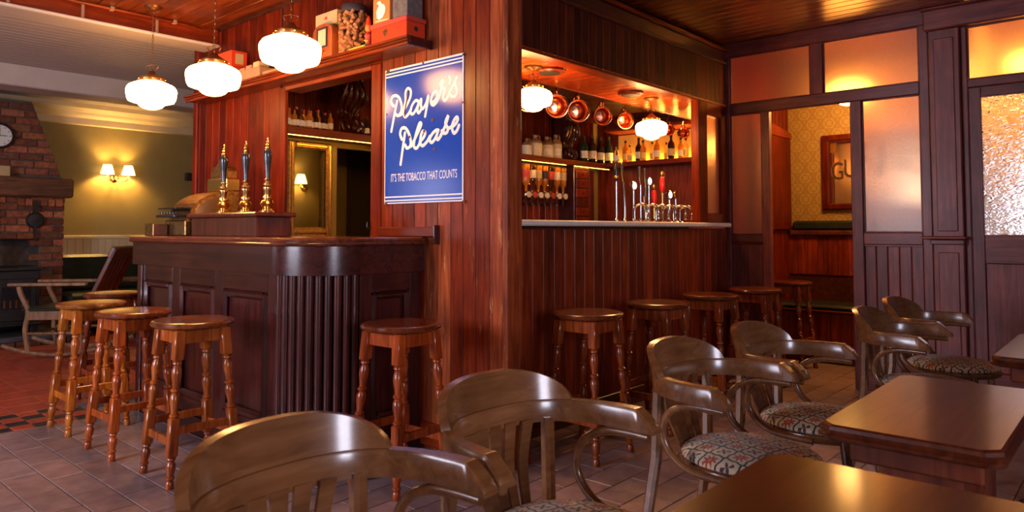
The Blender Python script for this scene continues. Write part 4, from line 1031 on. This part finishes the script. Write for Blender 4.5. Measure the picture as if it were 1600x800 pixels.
font(963, .30, 'black', 'tall black handled beer font at the left end of the taps')
font(976, .30, 'lever', 'chrome lever font next to the black handled one', -.02)
font(990, .25, 'badge2', 'beer font with round white lit badge, left of the pair of levers')
font(1001, .29, 'lever', 'left one of the two tall chrome levers', .0)
font(1007, .28, 'lever', 'right one of the two tall chrome levers', .02)
font(1014, .295, 'badge', 'beer font with round pale blue lit badge')
font(1022, .13, 'red', 'short beer font with small red handle')
font(1035, .245, 'red', 'tall beer font with long red handle and brass finial')
font(1046, .20, 'badge2', 'beer font with white lit badge right of the red handle')
font(1056, .21, 'gold', 'beer font with round gold badge at the right')
# copper jugs on the soffit edge
def make_jug(x, sc, lab):
    t = empty('copper_jug', (x, 3.135, 2.0), lab, 'jug', 'copper jugs hanging over the bar')
    c = (0, 0, 0); T = Matrix.Translation((x, 3.15, 2.035)) @ Matrix.Rotation(math.radians(-38), 4, 'Z') @ Matrix.Rotation(math.radians(98), 4, 'X') @ Matrix.Scale(sc, 4)
    b = MB().lathe([(0, -.12), (.05, -.12), (.055, -.112), (.045, -.06), (.042, -.02), (.058, .02), (.075, .05), (.079, .052), (.076, .05), (.06, .022), (.044, -.02), (.044, -.06), (.045, -.108), (0, -.112)], 22); b.xf(T); b.build('body', M['copper'], t)
    h = MB().tube(cat_rom([(0, .07, .04), (0, .11, .03), (0, .12, -.03), (0, .09, -.09), (0, .05, -.105)], 4), .007, 8); h.xf(T); h.build('handle', M['copper'], t)
    r = MB().tube([(.078*math.cos(2*PI*i/20), .078*math.sin(2*PI*i/20), .051) for i in range(20)], .004, 6, True); r.xf(T); r.build('rim', M['copper'], t)
    MB().tube(cat_rom([(x, 3.10, 2.175), (x, 3.125, 2.165), (x+.02, 3.16, 2.15), (x+.03, 3.175, 2.12)], 4), .003, 6).build('hook', M['brass'], t)
jl = ['at the left end, half hidden by the post', 'behind the half hidden bar lamp', 'largest, first in clear view', 'second in clear view', 'third in clear view', 'behind the tap lamp', 'small, right of the tap lamp', 'smallest, at the right end']
for x, s, l in zip((3.70, 4.02, 4.28, 4.60, 4.92, 5.36, 5.64, 5.92), (1, 1.05, 1.05, .92, .85, .75, .62, .6), jl): make_jug(x, s, 'copper jug '+l)
# back shelves
bs = empty('back_bar_shelf', (4.7, 4.62, 1.83), 'long dark shelf along the bar back wall with warm strip light', 'shelf')
MB().box(XS+.12, XE, 4.50, YK-.012, 1.84, 1.875, .003).build('board', M['red_x'], bs)
MB().box(XS+.12, XE, 4.488, 4.502, 1.825, 1.885, .006).build('front_edge', M['red_x'], bs)
MB().box(XS+.15, 3.60, 4.515, 4.53, 1.826, 1.838, .002).build('strip_light', M['strip'], bs)
MB().box(XS+.15, 3.12, 4.74, 4.755, 1.8755, 1.884, .002).build('strip_light', M['strip'], bs)
MB().box(5.0, 5.95, 4.515, 4.53, 1.826, 1.838, .002).build('strip_light', M['strip'], bs)
MB().box(6.10, 6.75, 4.515, 4.53, 1.826, 1.838, .002).build('strip_light', M['strip'], bs)
es2 = empty('end_wall_shelf', (6.75, 3.9, 1.83), 'shelf on the far end wall of the bar glowing yellow', 'shelf')
MB().box(6.62, XE, 3.1, 4.48, 1.85, 1.88, .003).build('board', M['red_y'], es2)
MB().box(6.88, XE, 3.1, 4.48, 1.88, 2.22, .003).build('back_panel', M['yellow_back'], es2)
MB().box(6.605, 6.622, 3.1, 4.48, 1.84, 1.89, .004).build('front_edge', M['red_y'], es2)
MB().box(6.86, 6.879, 3.15, 4.45, 1.881, 1.90, .002).build('strip_light', M['strip2'], es2)
MB().box(6.6, XE, 3.1, 4.48, 2.23, 2.26, .003).build('upper_board', M['red_y'], es2)
# carved corbels
for x, l in ((3.28, 'dark carved corbel on the back shelf left of the sign wall'), (6.08, 'dark carved corbel on the back shelf beside the stone jars')):
    t = empty('carved_corbel', (x, 4.64, 1.8755), l, 'corbel')
    fr_ = cat_rom([(4.60, 1.8755, 0), (4.565, 1.90, 0), (4.55, 1.94, 0), (4.57, 1.985, 0), (4.60, 2.02, 0), (4.605, 2.06, 0), (4.575, 2.11, 0), (4.53, 2.17, 0), (4.52, 2.24, 0), (4.55, 2.30, 0), (4.54, 2.36, 0)], 4)
    MB().prism([(p.x, p.y) for p in fr_]+[(4.70, 2.36), (4.70, 1.8755)], 'x', x-.10, x+.10).build('block', M['bar_z'], t)
    for q in (-.085, -.045, 0, .045, .085):
        MB().tube([(x+q*(1+.25*math.sin(k*.35)), p.x-.004, p.y+.002) for k, p in enumerate(fr_[5:-1])], [.013+.006*math.sin(k*.8+q*30) for k in range(len(fr_)-6)], 8).build('carved_leaf', M['bar_z'], t)
    for (yy, zz, r) in ((4.565, 1.935, .028), (4.535, 2.20, .04)):
        MB().tube([(x-.104, yy+r*.55*(1-a/14)*math.cos(a*.75), zz+r*(1-a/14)*math.sin(a*.75)) for a in range(12)], .006, 6).build('scroll', M['bar_z'], t)
# bottles
BP = [(0, 0), (.036, 0), (.038, .004), (.038, .16), (.034, .185), (.018, .21), (.014, .22), (.0135, .265)]
def bottle(loc, h, glass, lab, cat='bottle', group=None, wide=1.0, capmat='dark_print', labelmat='label'):
    s = h/.285; t = empty('bottle', loc, lab, cat, group)
    MB().lathe([(r*s*wide, z*s) for r, z in BP], 14, loc).build('glass', M[glass], t)
    MB().lathe([(.0388*s*wide, .05*s), (.0388*s*wide, .125*s)], 14, loc).build('label', M[labelmat], t)
    MB().lathe([(.0155*s*wide, .255*s), (.0155*s*wide, .285*s), (0, .286*s)], 10, loc).build('cap', M[capmat], t)
    return t
gl = ['amber_glass', 'amber_glass', 'amber_glass', 'dark_glass', 'clear_glass', 'amber_glass', 'amber_glass', 'amber_glass', 'dark_glass', 'amber_glass', 'dark_glass', 'dark_glass', 'amber_glass']
ORD = ['first', 'second', 'third', 'fourth', 'fifth', 'sixth', 'seventh', 'eighth', 'ninth', 'tenth', 'eleventh', 'twelfth', 'thirteenth', 'fourteenth', 'fifteenth']
for i in range(13):
    px = 449+i*5.6; p = hyp(px, 195, 4.565); h = .15 if i % 3 else .165
    bottle((p.x, 4.565+.02*(i % 2), 1.8755), h, gl[i], ORD[i]+' miniature bottle from the left above the gilt mirror', 'bottle', 'miniature bottles above the gilt mirror', 1.0, 'red_tin' if i % 2 else 'black')
for i in range(4):
    px = 571+i*5.4; p = hyp(px, 205, 4.565)
    bottle((p.x, 4.545+.06*(i % 2), 1.8755), .155, 'dark_glass', ORD[i]+' brown miniature bottle from the left, between carved corbel and sign wall', 'bottle', 'miniature bottles beside the sign wall')
for i in range(9):
    px = 911+i*6.4; p = hyp(px, 250, 4.57)
    bottle((p.x, 4.555+.05*(i % 2), 1.8755), [.30, .27, .32, .29, .31, .28, .33, .27, .30][i], ['green_glass', 'dark_glass', 'dark_glass'][i % 3], ORD[i]+' dark whiskey bottle from the left, between corbel and yellow shelf', 'bottle', 'whiskey bottles on the back shelf', 1.1)
for i in range(15):
    y = 4.40-.085*i
    bottle((6.72+.05*(i % 2), y, 1.8805), [.22, .26, .20, .28, .24][i % 5], ['clear_glass', 'amber_glass', 'clear_glass', 'dark_glass', 'amber_glass'][i % 5], ORD[i]+' bottle from the left on the glowing yellow end shelf', 'bottle', 'bottles on the yellow shelf', 1.0, 'black', ['label', 'yellow_back', 'cream_card'][i % 3])
# stone jars on the back shelf
for i, (px, h, r, m_) in enumerate(((823, .16, .05, 'label'), (836, .20, .075, 'stone'), (854, .20, .07, 'stone'), (868, .23, .068, 'stone'))):
    p = hyp(px, 243, 4.60); t = empty('stone_jar', (p.x, 4.60, 1.8755), ['small white bottle at the left end of the stone jars', 'left cream stoneware jar with brown shoulder', 'middle cream stoneware jar with paper label', 'large cream stoneware flagon beside the corbel'][i], 'jar', 'stoneware jars on the back shelf')
    c = (p.x, 4.60, 1.8755)
    MB().lathe([(0, 0), (r*.95, 0), (r, .006), (r, h*.72)], 18, c).build('body', M[m_], t)
    MB().lathe([(r, h*.72), (r*.9, h*.84), (r*.45, h*.95), (r*.32, h), (r*.3, h*1.12), (r*.36, h*1.16), (0, h*1.16)], 18, c).build('shoulder', M['stone_brown'], t)
    MB().tube(cat_rom([(c[0]+r*.3, c[1]-.01, c[2]+h*1.1), (c[0]+r*.75, c[1]-.01, c[2]+h*1.12), (c[0]+r*.85, c[1]-.01, c[2]+h*.86)], 4), .007, 6).build('handle', M['stone_brown'], t)
    if i != 1: MB().lathe([(r*1.005, h*.2), (r*1.005, h*.5)], 8, c, a0=math.radians(200), a1=math.radians(290)).build('label', M['label'], t)
# optics: upside-down bottles with measures
for i in range(7):
    px = 822+i*9.6; p = hyp(px, 290, 4.60); x = p.x; t = empty('optic_bottle', (x, 4.60, 1.34), ORD[i]+' upside down optic bottle from the left under the lit shelf', 'bottle', 'optic bottles under the back shelf')
    L0 = (x, 4.60, 1.80)
    MB().lathe([(r, -z) for r, z in BP], 14, L0).build('glass', M[['amber_glass', 'clear_glass', 'amber_glass'][i % 3]], t)
    MB().lathe([(.039, -.05), (.039, -.13)], 14, L0).build('label', M[['red_card', 'label', 'cream_card', 'dark_print'][i % 4]], t)
    MB().lathe([(.015, -.26), (.022, -.27), (.024, -.32), (.016, -.335), (.008, -.36), (.006, -.40), (0, -.40)], 12, L0).build('measure', M['chrome'], t)
    MB().lathe([(0, -.008), (.03, -.008), (.03, .004), (0, .004)], 16, (x, 4.565, 1.50), 'y').build('round_tag', M[['label', 'red_card', 'white_ink'][i % 3]], t)
tag(MB().box(5.35, 6.05, 4.70, YK-.013, 1.42, 1.46, .004).build('optic_rail', M['dark_x']), 'dark rail carrying the optic bottles on the bar back wall', 'rail')
# drawers and cupboard under the back shelf
dr = empty('spice_drawers', (6.28, 4.66, .9), 'narrow column of small wooden drawers under the back shelf', 'drawers')
MB().box(6.14, 6.42, 4.56, YK-.013, 0, 1.825, .004).build('case', M['bar_z'], dr)
for k_ in range(7):
    q = MB().box(6.17, 6.39, 4.548, 4.561, 1.10+.1*k_, 1.19+.1*k_, .004).build('drawer', M['front_z'], dr)
    MB().lathe([(0, -.016), (.011, -.014), (.011, -.008), (.005, 0)], 10, (6.28, 4.549, 1.145+.1*k_), 'y').build('knob', M['dark_print'], q)
bc = empty('back_bar_cabinet', (5.0, 4.6, 0), 'low dark cabinet along the bar back wall', 'cabinet')
MB().box(3.85, 6.13, 4.45, YK-.013, 0, .95, .004).build('body', M['bar_x'], bc)
MB().box(3.83, 6.135, 4.42, YK-.013, .95, .985, .006).build('top', M['bar_x'], bc)
# gilt frame on the bar back wall; clear pane onto added niche imitates the reflection
gf = empty('gilt_mirror', (3.03, YK-.02, 1.1), 'gilt framed mirror built as clear glass onto an added niche', 'mirror')
fw_ = .07
for (a, b, c_, d_) in ((gx0-.06, gx0+.004, 1.08, 1.82), (gx1-.004, gx1+.05, 1.08, 1.82), (gx0+.004, gx1-.004, 1.08, 1.17), (gx0+.004, gx1-.004, 1.76, 1.82)):
    q = MB().box(a, b, YK-.05, YK-.002, c_, d_, .014).build('frame_rail', M['gilt'], gf)
    if b-a > .2: MB().box(a, b, YK-.056, YK-.046, (c_+d_)/2-.008, (c_+d_)/2+.008, .004).build('bead', M['brass'], q)
    else: MB().box((a+b)/2-.008, (a+b)/2+.008, YK-.056, YK-.046, c_+.02, d_-.02, .004).build('bead', M['brass'], q)
MB().box(gx0+.002, gx1-.002, YK+.02, YK+.023, 1.166, 1.764).build('glass', M['jar_glass'], gf)
# ------------------------------------------------------------------ wall sconces
def sconce(loc, scale, arms, lab, power, nd=(0, -1, 0)):
    t = empty('wall_sconce', loc, lab, 'lamp', 'wall sconces'); x, y, z = loc; s = scale
    MB().lathe([(0, -.02*s), (.03*s, -.018*s), (.045*s, -.008*s), (.05*s, 0)], 16, loc, 'y').build('back_plate', M['brass'], t)
    for a in arms:
        ex = x+a*.115*s; ey = y-.11*s
        MB().tube(cat_rom([(x, y-.015*s, z), (x+a*.04*s, y-.06*s, z-.03*s), (x+a*.09*s, y-.10*s, z-.03*s), (ex, ey, z)], 5), .006*s, 8).build('arm', M['brass'], t)
        MB().lathe([(0, 0), (.02*s, .004*s), (.018*s, .012*s), (.009*s, .016*s), (.009*s, .05*s), (0, .05*s)], 12, (ex, ey, z)).build('candle', M['cream_card'], t)
        MB().lathe([(.074*s, .045*s), (.066*s, .08*s), (.055*s, .12*s), (.044*s, .155*s)], 20, (ex, ey, z)).build('shade', M['shade'], t)
        l = bpy.data.lights.new('sconce_bulb', 'POINT'); l.energy = power; l.color = (1, .56, .16); l.shadow_soft_size = .02
        lo = bpy.data.objects.new('sconce_bulb', l); COL.objects.link(lo); lo.location = (ex, ey-.0, z+.10*s)
    return t
sconce((3.22, YN, 1.76), 1.0, (-1, 1), 'brass wall sconce with two lit shades on the olive wall', 15)
sconce((3.50, 5.56, 1.52), .72, (-1,), 'single lit wall lamp added behind the gilt mirror pane as its reflection', 2.2)  # added lamp in the niche, stands in for the reflected sconce
sw = empty('wall_switch', (4.12, YN, 1.84), 'small dark switch box on the olive wall by the boarded panel', 'switch')
MB().box(4.05, 4.19, YN-.05, YN-.001, 1.78, 1.88, .008).build('box', M['dark_print'], sw); MB().lathe([(0, -.03), (.018, -.025), (.02, 0)], 12, (4.15, YN-.05, 1.82), 'y').build('knob', M['chrome'], sw)
# ------------------------------------------------------------------ chimney breast, stove, lounge seats
YF = 8.75
chb = empty('chimney_breast', (1.7, YF, 0), 'rough red brick chimney breast tapering above the oak mantel', 'chimney breast')
xr = lambda z: 2.575 if z < 1.70 else 2.545-.31*(z-1.70)/.80
op = lambda z: z < 1.06
poly = [(.9, 1.06), (2.56, 1.06), (2.56, 1.70), (2.53, 1.72), (2.24, 2.5), (.9, 2.5)]
MB().prism(poly, 'y', YF+.012, YN-.005).box(2.345, 2.565, YF+.012, YN-.005, 0, 1.06).box(.9, 1.05, YF+.012, YN-.005, 0, 1.06).box(1.05, 2.345, YN-.12, YN-.005, 0, 1.06).build('core', M['mortar'], chb)
bm_cache = {}
def brick(x0, x1, z0, z1, y=YF):
    key = (round(x1-x0, 2), round(z1-z0, 3))
    if key not in bm_cache:
        me = MB().box(-(x1-x0)/2, (x1-x0)/2, -.05, .05, -(z1-z0)/2, (z1-z0)/2, .006).mesh('brick'); fixn(me); me.materials.append(M['brick']); bm_cache[key] = me
    k = random.choice([.45, .6, .7, .85, 1.0, 1.15, 1.4]); g_ = random.uniform(.85, 1.2)
    inst('brick', bm_cache[key], chb, ((x0+x1)/2, y+.045+random.uniform(-.012, .008), (z0+z1)/2), (0, random.uniform(-.015, .015), random.uniform(-.02, .02)), (k, k*g_, k*g_*random.uniform(.8, 1.2), 1))
z = 0.005; row = 0
while z < 2.46:
    h = .064
    if not (1.48 < z+h/2 < 1.70):
        lim = xr(z+h/2); x = lim; first = True
        while x > 1.25:
            L0 = .105 if (first and row % 2) else .215
            x0 = x-L0; first = False
            if not (op(z+h) and x0 < 2.34) or (z > .80 and x0 > 2.12) : 
                if not (op(z+h) and 1.05 < (x+x0)/2 < 2.34): brick(x0+.005, x-.005, z, z+h)
            x = x0
    z += .075; row += 1
for i in range(6): brick(2.545-.062-.07*i, 2.545-.07*i, 1.40, 1.475, YF-.03)
mb_ = MB().box(1.0, 2.61, YF-.16, YF+.01, 1.49, 1.695, .018); tag(mb_.build('mantel_beam', M['mantel']), 'thick rough oak mantel beam across the brick chimney', 'mantel')
hearth = empty('hearth', (1.8, 8.45, 0), 'raised slate hearth with brick edge below the stove', 'hearth')
MB().box(.95, 2.72, 8.30, YF+.3, .05, .10, .008).build('slab', M['slate'], hearth)
hb = MB().box(-.105, .105, -.03, .03, -.025, .024, .005).mesh('brick'); hb.materials.append(M['brick'])
for i in range(8): inst('brick', hb, hearth, (1.06+.22*i, 8.32, .026), color=(.5, .45, .5, 1))
stv = empty('wood_stove', (1.85, 8.55, .10), 'black cast iron wood stove in the brick fireplace', 'stove')
MB().box(1.50, 2.285, 8.47, 8.95, .20, .74, .01).build('body', M['iron'], stv); MB().box(1.47, 2.315, 8.44, 8.97, .74, .775, .008).build('top_plate', M['iron'], stv)
for x in (1.53, 2.25): MB().box(x-.03, x+.03, 8.49, 8.55, .1005, .20, .008).build('leg', M['iron'], stv)
for (a, b) in ((1.53, 1.885), (1.905, 2.255)):
    q = MB().box(a, b, 8.455, 8.47, .24, .66, .006).build('door', M['iron'], stv)
    MB().box(a+.05, b-.05, 8.449, 8.456, .36, .58, .003).build('glass', M['black'], q)
    for i in range(5): MB().box(a+.07+.05*i, a+.085+.05*i, 8.445, 8.452, .37, .45, .002).build('bar', M['bronze'], q)
MB().tube([(1.92, 8.44, .50), (1.92, 8.43, .40)], .012, 8).build('handle', M['chrome'], stv)
MB().box(1.5, 2.3, 8.42, 8.47, .195, .215, .004).build('ash_lip', M['iron'], stv)
MB().lathe([(.075, .775), (.075, 1.5)], 16, (1.9, 8.75, 0)).build('flue', M['iron'], stv)
ck_ = empty('wall_clock', (1.97, YF-.05, 2.11), 'round wall clock on the brick chimney', 'clock')
MB().lathe([(0, 0), (.13, 0), (.135, -.02), (.125, -.04), (.112, -.045), (.108, -.03)], 28, (1.955, YF-.012, 2.11), 'y').build('rim', M['dark_print'], ck_)
MB().lathe([(0, -.034), (.109, -.033)], 28, (1.955, YF-.012, 2.11), 'y').build('face', M['face'], ck_)
hn = MB().box(1.952, 1.958, YF-.052, YF-.048, 2.10, 2.19).box(1.955, 2.02, YF-.052, YF-.048, 2.107, 2.113); hn.build('hands', M['dark_print'], ck_)
tk = MB()
for i in range(12):
    a = 2*PI*i/12; tk.lathe([(0, -.002), (.006, 0)], 6, (1.955+.092*math.cos(a), YF-.047, 2.11+.092*math.sin(a)), 'y')
tk.build('hour_marks', M['dark_print'], ck_)
tag(MB().box(1.86, 2.04, YF-.12, YF-.06, 1.696, 1.80, .004).build('cream_card_box', M['cream_card']), 'pale card standing on the oak mantel', 'card')
sk = empty('iron_trivet', (2.29, YF-.03, 1.05), 'dark iron ladle ornament hanging on the brick below the mantel', 'ornament')
MB().lathe([(0, -.03), (.07, -.025), (.085, -.01), (.085, 0), (0, 0)], 20, (2.295, YF-.02, 1.25), 'y').build('disc', M['iron'], sk)
MB().prism([(2.27, 1.33), (2.32, 1.33), (2.312, 1.46), (2.278, 1.46)], 'y', YF-.05, YF-.03).build('hanger', M['iron'], sk)
MB().prism([(2.275, 1.18), (2.315, 1.18), (2.30, 1.03), (2.29, 1.03)], 'y', YF-.045, YF-.03).build('tail', M['iron'], sk)
# bench along the olive wall
be = empty('wall_bench', (3.6, 9.0, 0), 'dark green leather bench along the olive wall', 'bench')
MB().box(2.63, 4.9, 8.72, YN-.03, .12, .36, .01).build('base', M['dark_x'], be); MB().box(2.63, 4.9, 8.70, YN-.12, .36, .46, .03).build('seat', M['leather'], be)
for i in range(4): MB().box(2.64+.566*i, 2.64+.566*(i+1)-.008, YN-.12, YN-.02, .46, .87, .03).build('back_cushion', M['leather'], be)
for x in (2.7, 4.8): MB().box(x, x+.08, 8.78, 9.1, 0, .12, .005).build('foot', M['dark_x'], be)
lt = empty('lounge_table', (3.15, 8.2, 0), 'small dark round table in front of the green bench', 'table')
MB().lathe([(0, .60), (.27, .60), (.28, .61), (.28, .625), (.27, .633), (0, .633)], 28, (3.15, 8.2, 0)).build('table_top', M['table'], lt)
MB().lathe([(.03, .03), (.03, .60)], 12, (3.15, 8.2, 0)).build('column', M['iron'], lt); MB().lathe([(0, 0), (.2, 0), (.2, .012), (.05, .03), (0, .03)], 20, (3.15, 8.2, 0)).build('foot', M['iron'], lt)
# rocking chair (faces the stove)
rk = empty('rocking_chair', (2.30, 7.55, 0), 'brown wooden rocking chair with slanted back facing the stove', 'rocking chair', rz=math.radians(138.4))
# local: +x forward
for s in (-1, 1):
    y = s*.25
    pts = [(-.46+.92*i/16, y, .028+.16*((-.46+.92*i/16)/.46)**2*.55) for i in range(17)]
    MB().tube(pts, .018, 8).build('rocker', M['rocker'], rk, False)
    MB().tube(cat_rom([(.24, y, .05), (.27, y, .25), (.25, y, .42), (.31, y, .56), (.335, y, .64)], 4), [.022]*17, 8).build('front_leg', M['rocker'], rk, False)
    MB().tube([(-.20, y, .05), (-.19, y, .4)], .02, 8).build('back_leg', M['rocker'], rk, False)
    MB().box(-.24, .42, y-.03, y+.03, .645, .672, .008).build('arm', M['rocker'], rk, False)
    MB().box(-.22, .27, y-.012, y+.012, .34, .42, .005).build('side_rail', M['rocker'], rk, False)
    MB().tube([(-.20, y, .22), (.26, y, .22)], .011, 8).build('stretcher', M['rocker'], rk, False)
    q = MB().box(-.02, .02, -.025, .025, 0, .66, .006); q.xf(Matrix.Translation((-.20, s*.22, .38)) @ Matrix.Rotation(math.radians(-24), 4, 'Y')); q.build('back_post', M['table_z'], rk, False)
MB().box(.245, .275, -.25, .25, .34, .42, .005).build('front_rail', M['rocker'], rk, False); MB().tube([(.265, -.25, .2), (.265, .25, .2)], .011, 8).build('stretcher', M['rocker'], rk, False)
MB().box(-.22, .30, -.27, .27, .42, .45, .012).build('seat', M['leather'], rk, False)
for i in range(5):
    q = MB().box(-.008, .008, -.19+.08*i, -.13+.08*i, .06, .60, .003); q.xf(Matrix.Translation((-.20, 0, .40)) @ Matrix.Rotation(math.radians(-24), 4, 'Y')); q.build('back_slat', M['table_z'], rk, False)
q = MB().box(-.02, .02, -.25, .25, .54, .65, .008); q.xf(Matrix.Translation((-.20, 0, .40)) @ Matrix.Rotation(math.radians(-24), 4, 'Y')); q.build('crest_rail', M['table_z'], rk, False)
# ------------------------------------------------------------------ snug bench, mirror
sbn = empty('snug_bench', (6.65, 1.8, 0), 'boarded snug bench with green seat and leather back roll', 'bench')
MB().box(6.45, XE-.015, 1.0, YB-.06, .0, .44, .004).build('base', M['dark_x'], sbn)
for i in range(17): MB().box(6.436, 6.452, 1.005+.088*i, 1.09+.088*i, .05, .43, .005).build('board', M['front_z'], sbn)
MB().box(6.42, XE-.015, 1.0, YB-.06, .44, .455, .004).build('seat_board', M['red_y'], sbn); MB().box(6.43, XE-.02, 1.0, YB-.065, .455, .50, .018).build('seat_cushion', M['leather'], sbn)
cy_ = empty('back_roll_cushion', (6.87, 1.8, 1.146), 'dark green leather back roll on the snug dado rail', 'cushion')
MB().box(XE-.05, XE-.001, 1.0, 1.92, 1.146, 1.235, .02).build('roll', M['leather'], cy_); MB().box(XE-.05, XE-.001, 1.925, YB-.06, 1.146, 1.235, .02).build('roll', M['leather'], cy_)
gm = empty('pub_mirror', (XE-.02, 1.9, 1.34), 'wood framed advertising mirror lettered in black and gold on the damask wall', 'mirror')
y1_, y0_ = 2.245, 1.25
for (a, b, c_, d_) in ((y0_, y0_+.055, 1.335, 2.025), (y1_-.055, y1_, 1.335, 2.025), (y0_+.055, y1_-.055, 1.335, 1.39), (y0_+.055, y1_-.055, 1.97, 2.025)):
    MB().box(XE-.035, XE-.001, a, b, c_, d_, .008).build('frame_rail', M['red_zc'], gm)
mm_, nt_, b_ = newmat('mirror_silver'); b_.inputs['Metallic'].default_value = 1; b_.inputs['Roughness'].default_value = .03
nt_.links.new(ramp(nt_, noise(nt_, obj_coords(nt_), 3, 3), [(.3, (.80, .74, .62)), (.7, (.86, .80, .7))]), b_.inputs['Base Color'])
MB().box(XE-.014, XE-.01, y0_+.05, y1_-.05, 1.385, 1.975).build('glass', mm_, gm)
yy = y1_-.085
for k_, ch_ in enumerate('GUINNESS'):
    wd_ = .032 if ch_ == 'I' else .098; zz = 1.60+.05*math.sin(PI*(k_+.5)/8)
    text_mesh(ch_, gm, 'gold_letter', (XE-.0152, yy+.008, zz-.008), (0, -1, 0), (0, 0, 1), wd_+.016, .176, M['brass'])
    text_mesh(ch_, gm, 'black_letter', (XE-.0162, yy, zz), (0, -1, 0), (0, 0, 1), wd_, .16, M['dark_print'])
    yy -= wd_+.014
MB().box(XE-.0155, XE-.014, y1_-.13, y1_-.075, 1.86, 1.95).build('corner_ornament', M['brass'], gm)
